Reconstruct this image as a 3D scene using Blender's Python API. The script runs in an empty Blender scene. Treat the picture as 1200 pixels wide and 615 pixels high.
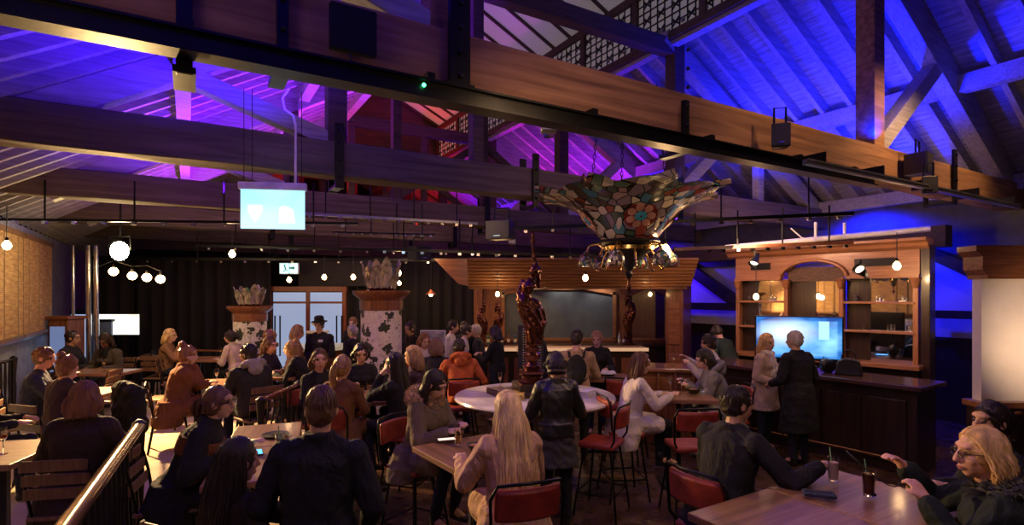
import bpy, bmesh, math, random
from mathutils import Vector, Matrix, noise as mnoise
import numpy as np
rnd = random.Random(7)
PI = math.pi
F = 640.0; HZ = 345.0; EYE = 2.25
sc = bpy.context.scene
# ---------------------------------------------------------------- camera, world, exposure
cam = bpy.data.cameras.new('camera'); camo = bpy.data.objects.new('camera', cam)
sc.collection.objects.link(camo); sc.camera = camo
camo.location = (0, 0, EYE); camo.rotation_euler = (PI/2, 0, 0)
cam.sensor_width = 36; cam.lens = 36*F/1200; cam.shift_y = (HZ-307.5)/1200
cam.clip_start = .05; cam.clip_end = 200
sc.view_settings.view_transform = 'Standard'; sc.view_settings.look = 'None'
sc.view_settings.gamma = 1; sc.view_settings.use_curve_mapping = False
sc.view_settings.exposure = 0.35
w = bpy.data.worlds.new('night'); sc.world = w; w.use_nodes = True
w.node_tree.nodes['Background'].inputs[0].default_value = (.10, .09, .14, 1)
w.node_tree.nodes['Background'].inputs[1].default_value = .012
TD = Vector((.860, .510, 0)).normalized(); RD = Vector((-.510, .860, 0)).normalized()
TANG = math.atan2(TD.y, TD.x)
def RT(t, r, z=0): return TD*t + RD*r + Vector((0, 0, z))
def PX(px, Y): return (px-600)/F*Y
def PW(px, py, Y): return Vector((PX(px, Y), Y, EYE-(py-HZ)*Y/F))
def light(name, kind, loc, col, power, size=.1, to=None, spot=60, blend=.5, sy=None):
    l = bpy.data.lights.new(name, kind); o = bpy.data.objects.new(name, l)
    sc.collection.objects.link(o); o.location = loc; l.color = col; l.energy = power*(1.15 if name == 'room_fill_light' else 1)
    if kind == 'AREA':
        l.size = size
        if sy: l.shape = 'RECTANGLE'; l.size_y = sy
    else: l.shadow_soft_size = size
    if kind == 'SPOT': l.spot_size = math.radians(spot); l.spot_blend = blend
    if to is not None:
        o.rotation_euler = (Vector(to)-Vector(loc)).to_track_quat('-Z', 'Y').to_euler()
    return o
# coloured stage lights wash the roof; (t, r, z, colour, power, target t, r, z, cone)
BLUE = (0, .007, 1); VIO = (.15, .008, 1); PUR = (.40, .015, 1); MAG = (.75, .01, .80); RED = (1, .012, .02); INDIGO = (.04, .004, 1)
ROOFLIGHTS = [
 (8.2, 3.85, 4.3, BLUE, 600, 9.6, 4.9, 6.0, 150), (8.6, 5.9, 4.3, BLUE, 560, 9.6, 6.0, 6.0, 150),
 (10.2, 4.7, 4.2, BLUE, 300, 10.9, 5.2, 5.0, 150), (7.0, 3.35, 4.12, BLUE, 170, 7.6, 4.2, 6.6, 120),
 (7.6, 9.9, 4.12, PUR, 420, 8.4, 10.6, 6.0, 125), (7.8, 13.2, 4.12, MAG, 420, 8.8, 12.2, 6.0, 140),
 (9.3, 9.9, 4.12, INDIGO, 200, 10.0, 9.0, 5.6, 140), (8.0, 16.5, 4.12, VIO, 380, 9.0, 15.4, 6.0, 130),
 (10.4, 13.2, 4.12, INDIGO, 120, 10.9, 12, 5.0, 140), (10.6, 9.9, 4.12, INDIGO, 120, 10.9, 8.8, 5.0, 140),
 (4.2, 16.5, 4.15, RED, 460, 5.0, 18.5, 6.4, 130), (2.6, 13.2, 4.12, RED, 210, 1.4, 15, 5.4, 120), (6.0, 16.5, 4.12, RED, 330, 7.5, 18.4, 6.0, 130),
 (2.9, 3.75, 4.15, INDIGO, 900, -9, 3.9, 4.5, 128), (3.0, 6.9, 4.15, VIO, 800, -9, 7.0, 4.5, 128), (3.0, 10.2, 4.15, PUR, 600, -9, 10.4, 4.5, 128), (2.9, .6, 4.2, INDIGO, 700, -9, .8, 4.5, 128),
 (.5, 5.1, 3.65, INDIGO, 620, .2, 5.15, 5.4, 150), (.4, 8.4, 3.65, VIO, 560, -.2, 8.45, 5.0, 150), (.5, 11.6, 3.65, PUR, 420, -.2, 11.6, 5, 150), (.6, 1.9, 3.65, INDIGO, 480, 0, 1.95, 5.4, 150),
 (4.4, 11.5, 4.3, PUR, 180, 3.0, 12.5, 6.2, 120), (10.9, 5.6, 3.6, BLUE, 800, 11.7, 5.6, 2.6, 150), (10.8, 10.8, 3.3, INDIGO, 240, 11.7, 10.8, 2.6, 150)]
for i, (t, r, z, c, p, tt, tr, tz, sp) in enumerate(ROOFLIGHTS):
    aim = (RT(tt, tr, 0)-RT(t, r, 0)); aim = aim.normalized()*(.85 if tt < -5 else .22) if tz > 3 else aim*1.0
    light('roof_wash_light', 'SPOT', RT(t, r, z), c, p*(.62 if c is BLUE else .75), .06, RT(t, r, z)+aim+Vector((0, 0, 1 if tz > 3 else -.9)), min(sp, 152), .5)
# the big floodlight by the blinds and unseen warm area lights added as ambient fill
light('floodlight_beam', 'SPOT', PW(143, 294, 8.7)+Vector((.12, -.3, -.05)), (1, .62, .25), 2100, .1, (-3.2, 4.6, .0), 92, .35)
light('table_tint_light', 'SPOT', RT(4.6, 4.2, 3.5), (.35, .12, 1), 34, .06, (.4, 6.3, 1.0), 34, .6)  # unseen violet spot added to tint the marble table
WARM = (1, .60, .30)
light('room_fill_light', 'AREA', (.6, 3.0, 3.5), WARM, 10.9, .8, (.6, 4.8, .6))
light('room_fill_light', 'AREA', (2.6, 5.4, 3.45), WARM, 9.2, .5, (2.6, 5.8, .6))
light('room_fill_light', 'AREA', (-1.0, 6.6, 3.4), WARM, 12.6, .8, (-1.2, 7.8, .6))
light('room_fill_light', 'AREA', (2.0, 1.2, 3.3), (1, .62, .38), 9.2, .8, (2.0, 3.4, .8))
light('room_fill_light', 'AREA', (-1.6, 1.0, 3.2), (1, .62, .38), 3.8, .8, (-1.2, 4.0, 1.0))
light('room_fill_light', 'AREA', (-2.0, 11.2, 3.3), WARM, 23.1, 1.2, (-1.5, 13, .6))
light('room_fill_light', 'AREA', (3.2, 9.2, 3.3), (1, .6, .36), 10.1, .8, (4.0, 9.0, .6))

for t, r, z, rr, z2, p, cn in ((7.4, 2.3, 4.7, 3.35, 3.8, 85, 120), (9.3, 2.5, 4.5, 3.35, 3.8, 34, 110), (3.0, 1.9, 5.0, 3.4, 3.8, 16, 100), (5.2, 2.2, 4.8, 3.35, 3.8, 44, 100), (.6, 5.0, 4.7, 6.5, 3.8, 6, 110), (4.2, 5.0, 5.0, 6.5, 3.8, 6, 110), (2.2, 8.3, 5.0, 9.8, 3.8, 6, 110), (5.6, 8.3, 5.0, 9.8, 3.8, 5, 110), (3.2, 11.7, 5.0, 13.1, 3.8, 6, 110)):
    light('timber_fill_light', 'SPOT', RT(t, r, z), (1, .55, .28), p, .1, RT(t, rr, z2), cn, .8)  # unseen warm spots added to brighten the tie beams
# ---------------------------------------------------------------- materials
MATS = {}
def mat(name, col, rough=.6, metal=0, var=.2, scale=6, bump=.15, bscale=40, stretch=(1, 1, 1), sheen=0, coat=0):
    if name in MATS: return MATS[name]
    m = bpy.data.materials.new(name); m.use_nodes = True; nt = m.node_tree; N = nt.nodes; L = nt.links
    b = N['Principled BSDF']; b.inputs['Roughness'].default_value = rough; b.inputs['Metallic'].default_value = metal
    if sheen: b.inputs['Sheen Weight'].default_value = sheen
    if coat: b.inputs['Coat Weight'].default_value = coat; b.inputs['Coat Roughness'].default_value = .15
    tc = N.new('ShaderNodeTexCoord'); mp = N.new('ShaderNodeMapping'); mp.inputs['Scale'].default_value = stretch
    L.new(tc.outputs['Object'], mp.inputs[0])
    n = N.new('ShaderNodeTexNoise'); n.inputs['Scale'].default_value = scale; n.inputs['Detail'].default_value = 4
    L.new(mp.outputs[0], n.inputs['Vector'])
    r = N.new('ShaderNodeValToRGB')
    r.color_ramp.elements[0].position = .3; r.color_ramp.elements[1].position = .7
    r.color_ramp.elements[0].color = (*[c*(1-var) for c in col], 1)
    r.color_ramp.elements[1].color = (*[min(1, c*(1+var)) for c in col], 1)
    L.new(n.outputs['Fac'], r.inputs[0]); L.new(r.outputs[0], b.inputs['Base Color'])
    if bump:
        n2 = N.new('ShaderNodeTexNoise'); n2.inputs['Scale'].default_value = bscale; n2.inputs['Detail'].default_value = 3
        L.new(mp.outputs[0], n2.inputs['Vector'])
        bp = N.new('ShaderNodeBump'); bp.inputs['Strength'].default_value = bump; bp.inputs['Distance'].default_value = .02
        L.new(n2.outputs['Fac'], bp.inputs['Height']); L.new(bp.outputs[0], b.inputs['Normal'])
    MATS[name] = m; return m
def wrinkle(m):
    N = m.node_tree.nodes; L = m.node_tree.links; b = N['Principled BSDF']; b.inputs['Specular IOR Level'].default_value = .25
    t = tex(N, L, 'ShaderNodeTexNoise', 5.5, stretch=(1.3, 1.3, .75)); t.inputs['Detail'].default_value = 2.5; t.inputs['Distortion'].default_value = 1.6
    bp = N.new('ShaderNodeBump'); bp.inputs['Strength'].default_value = .75; bp.inputs['Distance'].default_value = .06
    L.new(t.outputs['Fac'], bp.inputs['Height'])
    old = [l for l in L if l.to_socket == b.inputs['Normal']]
    if old: L.new(old[0].from_socket, bp.inputs['Normal'])
    L.new(bp.outputs[0], b.inputs['Normal']); m['w'] = 1; return m
def emat(name, col, strength, pattern=None):
    if name in MATS: return MATS[name]
    m = bpy.data.materials.new(name); m.use_nodes = True; nt = m.node_tree; N = nt.nodes; L = nt.links
    b = N['Principled BSDF']; b.inputs['Base Color'].default_value = (.02, .02, .02, 1); b.inputs['Roughness'].default_value = .3
    b.inputs['Emission Color'].default_value = (*col, 1); b.inputs['Emission Strength'].default_value = strength
    if pattern: pattern(N, L, b)
    MATS[name] = m; return m
def glassmat(name, col=(1, 1, 1), alpha_rough=.02):
    if name in MATS: return MATS[name]
    m = bpy.data.materials.new(name); m.use_nodes = True; b = m.node_tree.nodes['Principled BSDF']
    b.inputs['Base Color'].default_value = (*col, 1); b.inputs['Transmission Weight'].default_value = 1
    b.inputs['Roughness'].default_value = alpha_rough; b.inputs['IOR'].default_value = 1.35
    MATS[name] = m; return m
def tex(N, L, kind, scale, src='Object', stretch=(1, 1, 1), rot=(0, 0, 0), loc=(0, 0, 0), **kw):
    tc = N.new('ShaderNodeTexCoord'); mp = N.new('ShaderNodeMapping')
    mp.inputs['Scale'].default_value = stretch; mp.inputs['Rotation'].default_value = rot; mp.inputs['Location'].default_value = loc
    L.new(tc.outputs[src], mp.inputs[0]); t = N.new(kind); L.new(mp.outputs[0], t.inputs['Vector'])
    
    if 'Scale' in t.inputs: t.inputs['Scale'].default_value = scale
    for k, v in kw.items(): setattr(t, k, v)
    return t
def ramp(N, L, src, stops, const=False):
    r = N.new('ShaderNodeValToRGB'); cr = r.color_ramp
    if const: cr.interpolation = 'CONSTANT'
    while len(cr.elements) < len(stops): cr.elements.new(.5)
    for e, (p, c) in zip(cr.elements, stops): e.position = p; e.color = (*c, 1)
    L.new(src, r.inputs[0]); return r
def mixc(N, L, fac, a, b, blend='MIX'):
    x = N.new('ShaderNodeMix'); x.data_type = 'RGBA'; x.blend_type = blend
    for s, v in ((0, fac), (6, a), (7, b)):
        if isinstance(v, (tuple, float, int)): x.inputs[s].default_value = v if s == 0 else (*v, 1)
        else: L.new(v, x.inputs[s])
    return x.outputs[2]
def bumpn(N, L, src, b, st=.3, dist=.02):
    bp = N.new('ShaderNodeBump'); bp.inputs['Strength'].default_value = st; bp.inputs['Distance'].default_value = dist
    L.new(src, bp.inputs['Height']); L.new(bp.outputs[0], b.inputs['Normal'])
def newmat(name, rough=.6, metal=0):
    m = bpy.data.materials.new(name); m.use_nodes = True; MATS[name] = m
    b = m.node_tree.nodes['Principled BSDF']; b.inputs['Roughness'].default_value = rough; b.inputs['Metallic'].default_value = metal
    return m, m.node_tree.nodes, m.node_tree.links, b
def woodmat(name, dark, light_, rough=.5, axis=0, scale=3, bump=.3, coat=0):
    if name in MATS: return MATS[name]
    m, N, L, b = newmat(name, rough)
    st = [14, 14, 14]; st[axis] = .8
    t = tex(N, L, 'ShaderNodeTexNoise', scale, stretch=st); t.inputs['Detail'].default_value = 6; t.inputs['Distortion'].default_value = .6
    t2 = tex(N, L, 'ShaderNodeTexNoise', 1.3); 
    r = ramp(N, L, t.outputs['Fac'], [(.3, dark), (.72, light_)])
    c = mixc(N, L, .5, r.outputs[0], ramp(N, L, t2.outputs['Fac'], [(.3, (.45, .45, .45)), (.7, (1, 1, 1))]).outputs[0], 'MULTIPLY')
    L.new(c, b.inputs['Base Color']); bumpn(N, L, t.outputs['Fac'], b, bump, .01)
    if coat: b.inputs['Coat Weight'].default_value = coat; b.inputs['Coat Roughness'].default_value = .12
    return m
black_metal = mat('black_metal', (.012, .012, .014), .35, .7, bump=.03)
dark_iron = mat('dark_iron', (.02, .018, .018), .5, .5)
chrome = mat('chrome', (.7, .7, .72), .15, 1, bump=.02)
brass = mat('brass', (.65, .42, .16), .25, 1, bump=.05)
black_plastic = mat('black_plastic', (.012, .012, .013), .35)
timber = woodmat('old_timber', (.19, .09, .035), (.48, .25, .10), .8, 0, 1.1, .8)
timber_grey = woodmat('dimmed_timber', (.075, .055, .042), (.19, .14, .105), .8, 0, 1.1, .8)  # farther tie beams: colour darkened to hold down the violet roof light
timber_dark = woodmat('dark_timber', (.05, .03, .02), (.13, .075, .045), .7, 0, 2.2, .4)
roof_paint = woodmat('roof_board_paint', (.30, .28, .27), (.52, .49, .47), .7, 0, 2.5, .3)
mahog = woodmat('mahogany', (.14, .045, .02), (.34, .12, .05), .35, 2, 2.5, .12, .4)
mahog_x = woodmat('mahogany_long', (.16, .055, .022), (.38, .15, .06), .35, 0, 2.5, .12, .4)
dark_wood = woodmat('dark_bar_wood', (.018, .010, .008), (.06, .028, .018), .35, 2, 2.5, .12, .3)
table_wood = woodmat('table_top_wood', (.20, .09, .045), (.42, .21, .11), .38, 0, 2.0, .15, .25)
chair_wood = woodmat('chair_wood', (.13, .06, .03), (.28, .14, .07), .45, 2, 3, .15)
bronze = mat('bronze', (.13, .045, .03), .22, .85, var=.4, scale=9, bump=.25, bscale=18)
red_leather = mat('red_leather', (.27, .035, .018), .42, var=.3, scale=10, bump=.2, bscale=70)
marble = mat('white_marble', (.62, .58, .6), .18, var=.25, scale=4, bump=0)
white_plastic = mat('white_plastic', (.7, .7, .7), .4)
glass = glassmat('clear_glass')
# ---------------------------------------------------------------- mesh helpers
class MB:
    def __init__(s): s.v = []; s.f = []
    def add(s, vs, fs):
        n = len(s.v); s.v += [tuple(v) for v in vs]; s.f += [tuple(i+n for i in f) for f in fs]; return s
    def box(s, c, d, R=None):
        c = Vector(c); vs = []
        for z in (-.5, .5):
            for x, y in ((-.5, -.5), (.5, -.5), (.5, .5), (-.5, .5)):
                v = Vector((x*d[0], y*d[1], z*d[2]));
                if R is not None: v = R @ v
                vs.append(c+v)
        return s.add(vs, [(3, 2, 1, 0), (4, 5, 6, 7), (0, 1, 5, 4), (1, 2, 6, 5), (2, 3, 7, 6), (3, 0, 4, 7)])
    def beam(s, p0, p1, w, h, up=(0, 0, 1)):
        p0 = Vector(p0); p1 = Vector(p1); x = (p1-p0); l = x.length; x.normalize(); u = Vector(up)
        y = u.cross(x)
        if y.length < 1e-4: y = Vector((0, 1, 0)).cross(x)
        y.normalize(); z = x.cross(y)
        return s.box((p0+p1)/2, (l, w, h), Matrix((x, y, z)).transposed())
    def tube(s, pts, rad, n=8, flat=1.0):
        pts = [Vector(p) for p in pts]
        if not hasattr(rad, '__len__'): rad = [rad]*len(pts)
        up = None; rings = []
        for i, p in enumerate(pts):
            a = pts[max(i-1, 0)]; b = pts[min(i+1, len(pts)-1)]; d = (b-a)
            if d.length < 1e-9: d = Vector((0, 0, 1))
            d.normalize()
            if up is None:
                up = Vector((0, 0, 1)) if abs(d.z) < .9 else Vector((1, 0, 0))
            x = up.cross(d)
            if x.length < 1e-6: x = Vector((0, 1, 0)).cross(d)
            x.normalize(); y = d.cross(x); up = y
            rings.append([p+(x*math.cos(q)+y*math.sin(q)*flat)*rad[i] for q in (2*PI*k/n for k in range(n))])
        vs = [v for r in rings for v in r]; fs = []
        for i in range(len(pts)-1):
            for k in range(n): fs.append((i*n+k, i*n+(k+1) % n, (i+1)*n+(k+1) % n, (i+1)*n+k))
        fs.append(tuple(range(n-1, -1, -1))); fs.append(tuple((len(pts)-1)*n+k for k in range(n)))
        return s.add(vs, fs)
    def lathe(s, prof, n=20, c=(0, 0, 0), R=None, fn=None):
        vs = []; m = len(prof); c = Vector(c)
        for r, z in prof:
            for k in range(n):
                q = 2*PI*k/n; rr = r if fn is None else fn(r, z, q)
                if isinstance(rr, tuple): rr, zz = rr
                else: zz = z
                v = Vector((rr*math.cos(q), rr*math.sin(q), zz));
                if R is not None: v = R @ v
                vs.append(c+v)
        fs = [(i*n+k, i*n+(k+1) % n, (i+1)*n+(k+1) % n, (i+1)*n+k) for i in range(m-1) for k in range(n)]
        fs.append(tuple(range(n-1, -1, -1))); fs.append(tuple((m-1)*n+k for k in range(n)))
        return s.add(vs, fs)
    def ell(s, c, r, R=None, n=12):
        m = n//2+1; vs = []; fs = []; c = Vector(c)
        if not hasattr(r, '__len__'): r = (r, r, r)
        P = [Vector((0, 0, -r[2]))]
        for i in range(1, m):
            a = -PI/2+PI*i/m
            for k in range(n):
                q = 2*PI*k/n; P.append(Vector((r[0]*math.cos(a)*math.cos(q), r[1]*math.cos(a)*math.sin(q), r[2]*math.sin(a))))
        P.append(Vector((0, 0, r[2])))
        vs = [c+(R @ p if R is not None else p) for p in P]; last = len(P)-1
        for k in range(n):
            fs.append((0, 1+(k+1) % n, 1+k)); fs.append((last, last-n+k, last-n+(k+1) % n))
        for i in range(m-2):
            for k in range(n):
                a = 1+i*n+k; b = 1+i*n+(k+1) % n; fs.append((a, b, b+n, a+n))
        return s.add(vs, fs)
    def caps(s, a, b, ra, rb, n=10):
        a = Vector(a); b = Vector(b); s.tube([a, b], [ra, rb], n); s.ell(a, ra, None, n); s.ell(b, rb, None, n); return s
    def prism(s, poly, axis, d0, d1):   # extrude a 2D polygon
        def P(u, v, d):
            return {'x': (d, u, v), 'y': (u, d, v), 'z': (u, v, d)}[axis]
        n = len(poly); vs = [P(u, v, d0) for u, v in poly]+[P(u, v, d1) for u, v in poly]
        fs = [tuple(range(n-1, -1, -1)), tuple(range(n, 2*n))]+[(k, (k+1) % n, n+(k+1) % n, n+k) for k in range(n)]
        return s.add(vs, fs)
    def loft(s, rings, n=16):  # rings: (center, right vec, fwd vec, rx, ry)
        vs = []
        for c, x, y, rx, ry in rings:
            for k in range(n):
                q = 2*PI*k/n; cx = math.cos(q); sy = math.sin(q)
                e = .8
                vs.append(Vector(c)+Vector(x)*rx*math.copysign(abs(cx)**e, cx)+Vector(y)*ry*math.copysign(abs(sy)**e, sy))
        m = len(rings)
        fs = [(i*n+k, i*n+(k+1) % n, (i+1)*n+(k+1) % n, (i+1)*n+k) for i in range(m-1) for k in range(n)]
        fs.append(tuple(range(n-1, -1, -1))); fs.append(tuple((m-1)*n+k for k in range(n)))
        return s.add(vs, fs)
    def mesh(s, name, m=None, smooth=False):
        me = bpy.data.meshes.new(name); me.from_pydata(s.v, [], s.f); me.validate()
        bm = bmesh.new(); bm.from_mesh(me); bmesh.ops.recalc_face_normals(bm, faces=bm.faces); bm.to_mesh(me); bm.free()
        if m: me.materials.append(m)
        if smooth:
            me.polygons.foreach_set('use_smooth', [True]*len(me.polygons))
            try: me.set_sharp_from_angle(angle=math.radians(50))
            except Exception: pass
        return me
    def build(s, name, m, parent=None, smooth=False, bevel=0, loc=None, rz=None):
        o = bpy.data.objects.new(name, s.mesh(name, m, smooth)); sc.collection.objects.link(o)
        if parent: o.parent = parent
        if loc is not None: o.location = loc
        if rz is not None: o.rotation_euler = (0, 0, rz)
        if bevel:
            md = o.modifiers.new('Bevel', 'BEVEL'); md.width = bevel; md.segments = 2; md.limit_method = 'ANGLE'
        return o
def build_each(s, name, m, parent=None, smooth=False, bevel=0):
    par = list(range(len(s.v)))
    def fd(a):
        while par[a] != a: par[a] = par[par[a]]; a = par[a]
        return a
    for f in s.f:
        for q in f[1:]: par[fd(q)] = fd(f[0])
    isl = {}
    for f in s.f: isl.setdefault(fd(f[0]), []).append(f)
    out = []
    for fs in isl.values():
        ids = sorted({i for f in fs for i in f}); mp = {i: k for k, i in enumerate(ids)}
        vs = [Vector(s.v[i]) for i in ids]; c = sum(vs, Vector())/len(vs)
        b = MB().add([v-c for v in vs], [tuple(mp[i] for i in f) for f in fs])
        out.append(b.build(name, m, parent, smooth, bevel, loc=c))
    return out
MB.build_each = build_each
def tag(o, label=None, cat=None, group=None, kind=None):
    if label: o['label'] = label
    if cat: o['category'] = cat
    if group: o['group'] = group
    if kind: o['kind'] = kind
    return o
def empty(name, loc=(0, 0, 0), rz=0, label=None, cat=None, group=None):
    o = bpy.data.objects.new(name, None); sc.collection.objects.link(o); o.empty_display_size = .1
    o.location = loc; o.rotation_euler = (0, 0, rz); return tag(o, label, cat, group)
KIDS = {}
def kids(o): return [c for c in bpy.data.objects if c.parent == o]
def copy_tree(o, parent=None):
    c = o.copy(); sc.collection.objects.link(c); c.parent = parent
    for ch in kids(o): copy_tree(ch, c)
    return c
def inst(proto, used, loc, rz, label, group=None):
    o = proto if not used else copy_tree(proto)
    o.location = loc; o.rotation_euler = (0, 0, rz); o['label'] = label
    if group: o['group'] = group
    return o
def structure(mb, name, m, parent=None, **k):
    o = mb.build(name, m, parent, **k); o['kind'] = 'structure'; return o
# ================================================================ setting
# floors
m, N, L, b = newmat('dark_floorboards', .22)
t = tex(N, L, 'ShaderNodeTexBrick', 1, rot=(0, 0, -TANG)); t.inputs['Brick Width'].default_value = 1.8; t.inputs['Row Height'].default_value = .13
t.inputs['Mortar Size'].default_value = .004
t.inputs['Color1'].default_value = (.055, .028, .018, 1); t.inputs['Color2'].default_value = (.095, .048, .03, 1); t.inputs['Mortar'].default_value = (.006, .004, .003, 1)
n = tex(N, L, 'ShaderNodeTexNoise', 5); L.new(mixc(N, L, .6, t.outputs[0], ramp(N, L, n.outputs[0], [(.3, (.4, .4, .4)), (.7, (1, 1, 1))]).outputs[0], 'MULTIPLY'), b.inputs['Base Color'])
L.new(ramp(N, L, n.outputs[0], [(.3, (.18,)*3), (.75, (.42,)*3)]).outputs[0], b.inputs['Roughness'])
bumpn(N, L, t.outputs['Fac'], b, .2, .003)
floorboards = m
concrete = mat('raised_floor_carpet', (.44, .35, .25), .85, var=.18, scale=2.5, bump=.2, bscale=60)
structure(MB().box((0, 11, -.06), (44, 40, .12)), 'floor', floorboards)
pe = [(-.9, -1.2), (-1.25, 3.2), (-1.85, 5.3), (-2.55, 5.75), (-2.85, 8.8), (-3.4, 12.2), (-14, 12.2), (-14, -1.2)]
o = MB().prism(pe, 'z', 0, .3).build('floor_platform', concrete); o['kind'] = 'structure'
# walls
plaster = mat('white_plaster', (.55, .55, .58), .8, var=.08, scale=3, bump=.1)
wain = woodmat('dark_wainscot', (.012, .008, .007), (.035, .02, .016), .45, 2, 2.5, .15)
def tr_obj(o): o.rotation_euler = (0, 0, TANG); return o
# local frame: x = across the roof, y = along the ridge
o = structure(MB().box((11.75, 11, 2.1), (.2, 30, 4.2)), 'wall_right', plaster); tr_obj(o)
wr = MB()
wr.box((11.62, 11, .72), (.06, 29, 1.44)); wr.box((11.6, 11, 1.46), (.1, 29, .06))
for k in range(34): wr.box((11.58, -3+k*.85, .72), (.03, .09, 1.3))
o = structure(wr, 'trim_1', wain); tr_obj(o)
o = structure(MB().box((-2.5, 9, 1.7), (.2, 32, 3.4)), 'wall_left', mat('left_wall_paint', (.30, .33, .42), .7)); tr_obj(o)
o = structure(MB().box((4.6, 24.4, 4.0), (14.6, .2, 8.2)), 'wall_back', mat('back_wall_black', (.02, .018, .02), .9)); tr_obj(o)
o = structure(MB().box((11.6, 11, 3.5), (.1, 29, 1.1)), 'trim_5', mat('dark_eave_boards', (.07, .07, .085), .7)); tr_obj(o)
# roof boards ---------------------------------------------------------
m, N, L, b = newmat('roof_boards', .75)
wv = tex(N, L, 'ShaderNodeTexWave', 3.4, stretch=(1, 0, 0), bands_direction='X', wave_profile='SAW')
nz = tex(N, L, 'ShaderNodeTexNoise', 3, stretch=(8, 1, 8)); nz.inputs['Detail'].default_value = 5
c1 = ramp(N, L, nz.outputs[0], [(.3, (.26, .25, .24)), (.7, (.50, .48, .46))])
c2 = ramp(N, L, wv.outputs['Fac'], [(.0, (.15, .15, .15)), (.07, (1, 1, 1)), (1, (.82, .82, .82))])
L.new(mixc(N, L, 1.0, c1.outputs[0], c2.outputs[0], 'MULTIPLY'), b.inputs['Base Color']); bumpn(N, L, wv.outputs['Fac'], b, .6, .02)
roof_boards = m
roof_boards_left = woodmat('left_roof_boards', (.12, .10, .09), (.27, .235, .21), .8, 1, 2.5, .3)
def zl(t): return 4.68+.56*t     # underside of the left slope timbers
def zr(t): return 10.60-.58*t
R0, R1 = -4.0, 24.3
def slope_panel(name, t0, t1, zf, off, th, r0=R0, r1=R1):
    mb = MB(); P = []
    for r in (r0, r1):
        for t, dz in ((t0, 0), (t1, 0), (t1, th), (t0, th)): P.append((t, r, zf(t)+off+dz))
    mb.add(P, [(0, 1, 2, 3), (7, 6, 5, 4), (0, 4, 5, 1), (1, 5, 6, 2), (2, 6, 7, 3), (3, 7, 4, 0)])
    return tr_obj(structure(mb, name, roof_boards))
TL, TR = 3.25, 6.95   # lantern sides
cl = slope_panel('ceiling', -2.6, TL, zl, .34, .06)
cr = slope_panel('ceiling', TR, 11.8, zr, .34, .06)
# rafters are parts of their slope
def rafters(par, t0, t1, zf, rs):
    sl = Vector((t1-t0, 0, zf(t1)-zf(t0)))
    first = MB().beam((t0, 0, zf(t0)), (t1, 0, zf(t1)), .07, .23)
    me = first.mesh('rafter', roof_paint)
    for r in rs:
        o = bpy.data.objects.new('rafter', me); sc.collection.objects.link(o); o.parent = par; o.location = (0, r, .24); o['kind'] = 'structure'
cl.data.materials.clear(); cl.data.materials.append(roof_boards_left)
rafters(cl, -2.5, TL, zl, [R0+.1+.37*k for k in range(76)])
rafters(cr, TR, 11.7, zr, [R0+.1+.46*k for k in range(61)])
for t, zf, p in ((-.05, zl, cl), (1.7, zl, cl), (TL-.08, zl, cl), (TR+.08, zr, cr), (9.35, zr, cr), (11.35, zr, cr)):
    o = MB().box((t, 10, zf(t)+.02), (.16, 28, .24)).build('purlin', roof_paint, p); o['kind'] = 'structure'
# roof lantern: lattice glazed sides and a pale glazed cap
m, N, L, b = newmat('lantern_glass', .4); b.inputs['Base Color'].default_value = (.45, .42, .38, 1)
b.inputs['Emission Color'].default_value = (.62, .58, .50, 1); b.inputs['Emission Strength'].default_value = .10
lant_glass = m
lan = empty('roof_lantern', (0, 0, 0), TANG, 'long glazed ridge lantern with lattice side windows at the top of the roof', 'roof lantern')
for t in (TL, TR):
    g = MB().box((t, 9.5, 7.05), (.03, 13.5, .95)).build('side_window', lant_glass, lan)
    lt = MB()
    for k in range(82):
        y = 2.85+k*.164; lt.box((t, y, 7.05), (.06, .022, .95))
    for k in range(7): lt.box((t, 9.5, 6.62+k*.145), (.06, 13.5, .022))
    for k in range(41):
        for j in range(3):
            y = 3.1+k*.328; z = 6.76+j*.29
            lt.beam((t-.01, y-.07, z-.06), (t-.01, y+.07, z+.06), .03, .03); lt.beam((t-.01, y-.07, z+.06), (t-.01, y+.07, z-.06), .03, .03)
    lt.build('lattice', dark_iron, g)
    p = MB()
    for k in range(10): p.box((t, 2.8+1.5*k, 7.05), (.16, .12, 1.0))
    p.box((t, 9.5, 7.55), (.18, 13.7, .14)); p.box((t, 9.5, 6.56), (.14, 13.7, .14)); p.build('side_frame', timber_dark, lan)
def zcap(t): return 7.6+(min(t-TL, TR-t))*.5
for a, c in ((TL-.1, 5.1), (5.1, TR+.1)):
    P = [(a, 2.7, zcap(max(a, TL))), (c, 2.7, zcap(min(c, TR))), (c, 16.3, zcap(min(c, TR))), (a, 16.3, zcap(max(a, TL)))]
    P += [(x, y, z+.03) for x, y, z in P]
    MB().add(P, [(3, 2, 1, 0), (4, 5, 6, 7), (0, 1, 5, 4), (1, 2, 6, 5), (2, 3, 7, 6), (3, 0, 4, 7)]).build('glazed_cap', lant_glass, lan)
    gb = MB()
    for k in range(24): gb.beam((a, 2.8+k*.585, zcap(max(a, TL))-.03), (c, 2.8+k*.585, zcap(min(c, TR))-.03), .04, .07)
    gb.build_each('glazing_bar', timber_dark, lan)
MB().box((5.1, 9.5, 8.42), (.1, 13.6, .16)).build('ridge_bar', timber_dark, lan)
e = MB()
for r in (2.7, 16.35): e.prism([(TL, 6.5), (TR, 6.5), (TR, 7.6), (5.1, 8.5), (TL, 7.6)], 'y', r, r+.05)
e.build_each('end_panel', timber_dark, lan)
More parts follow.
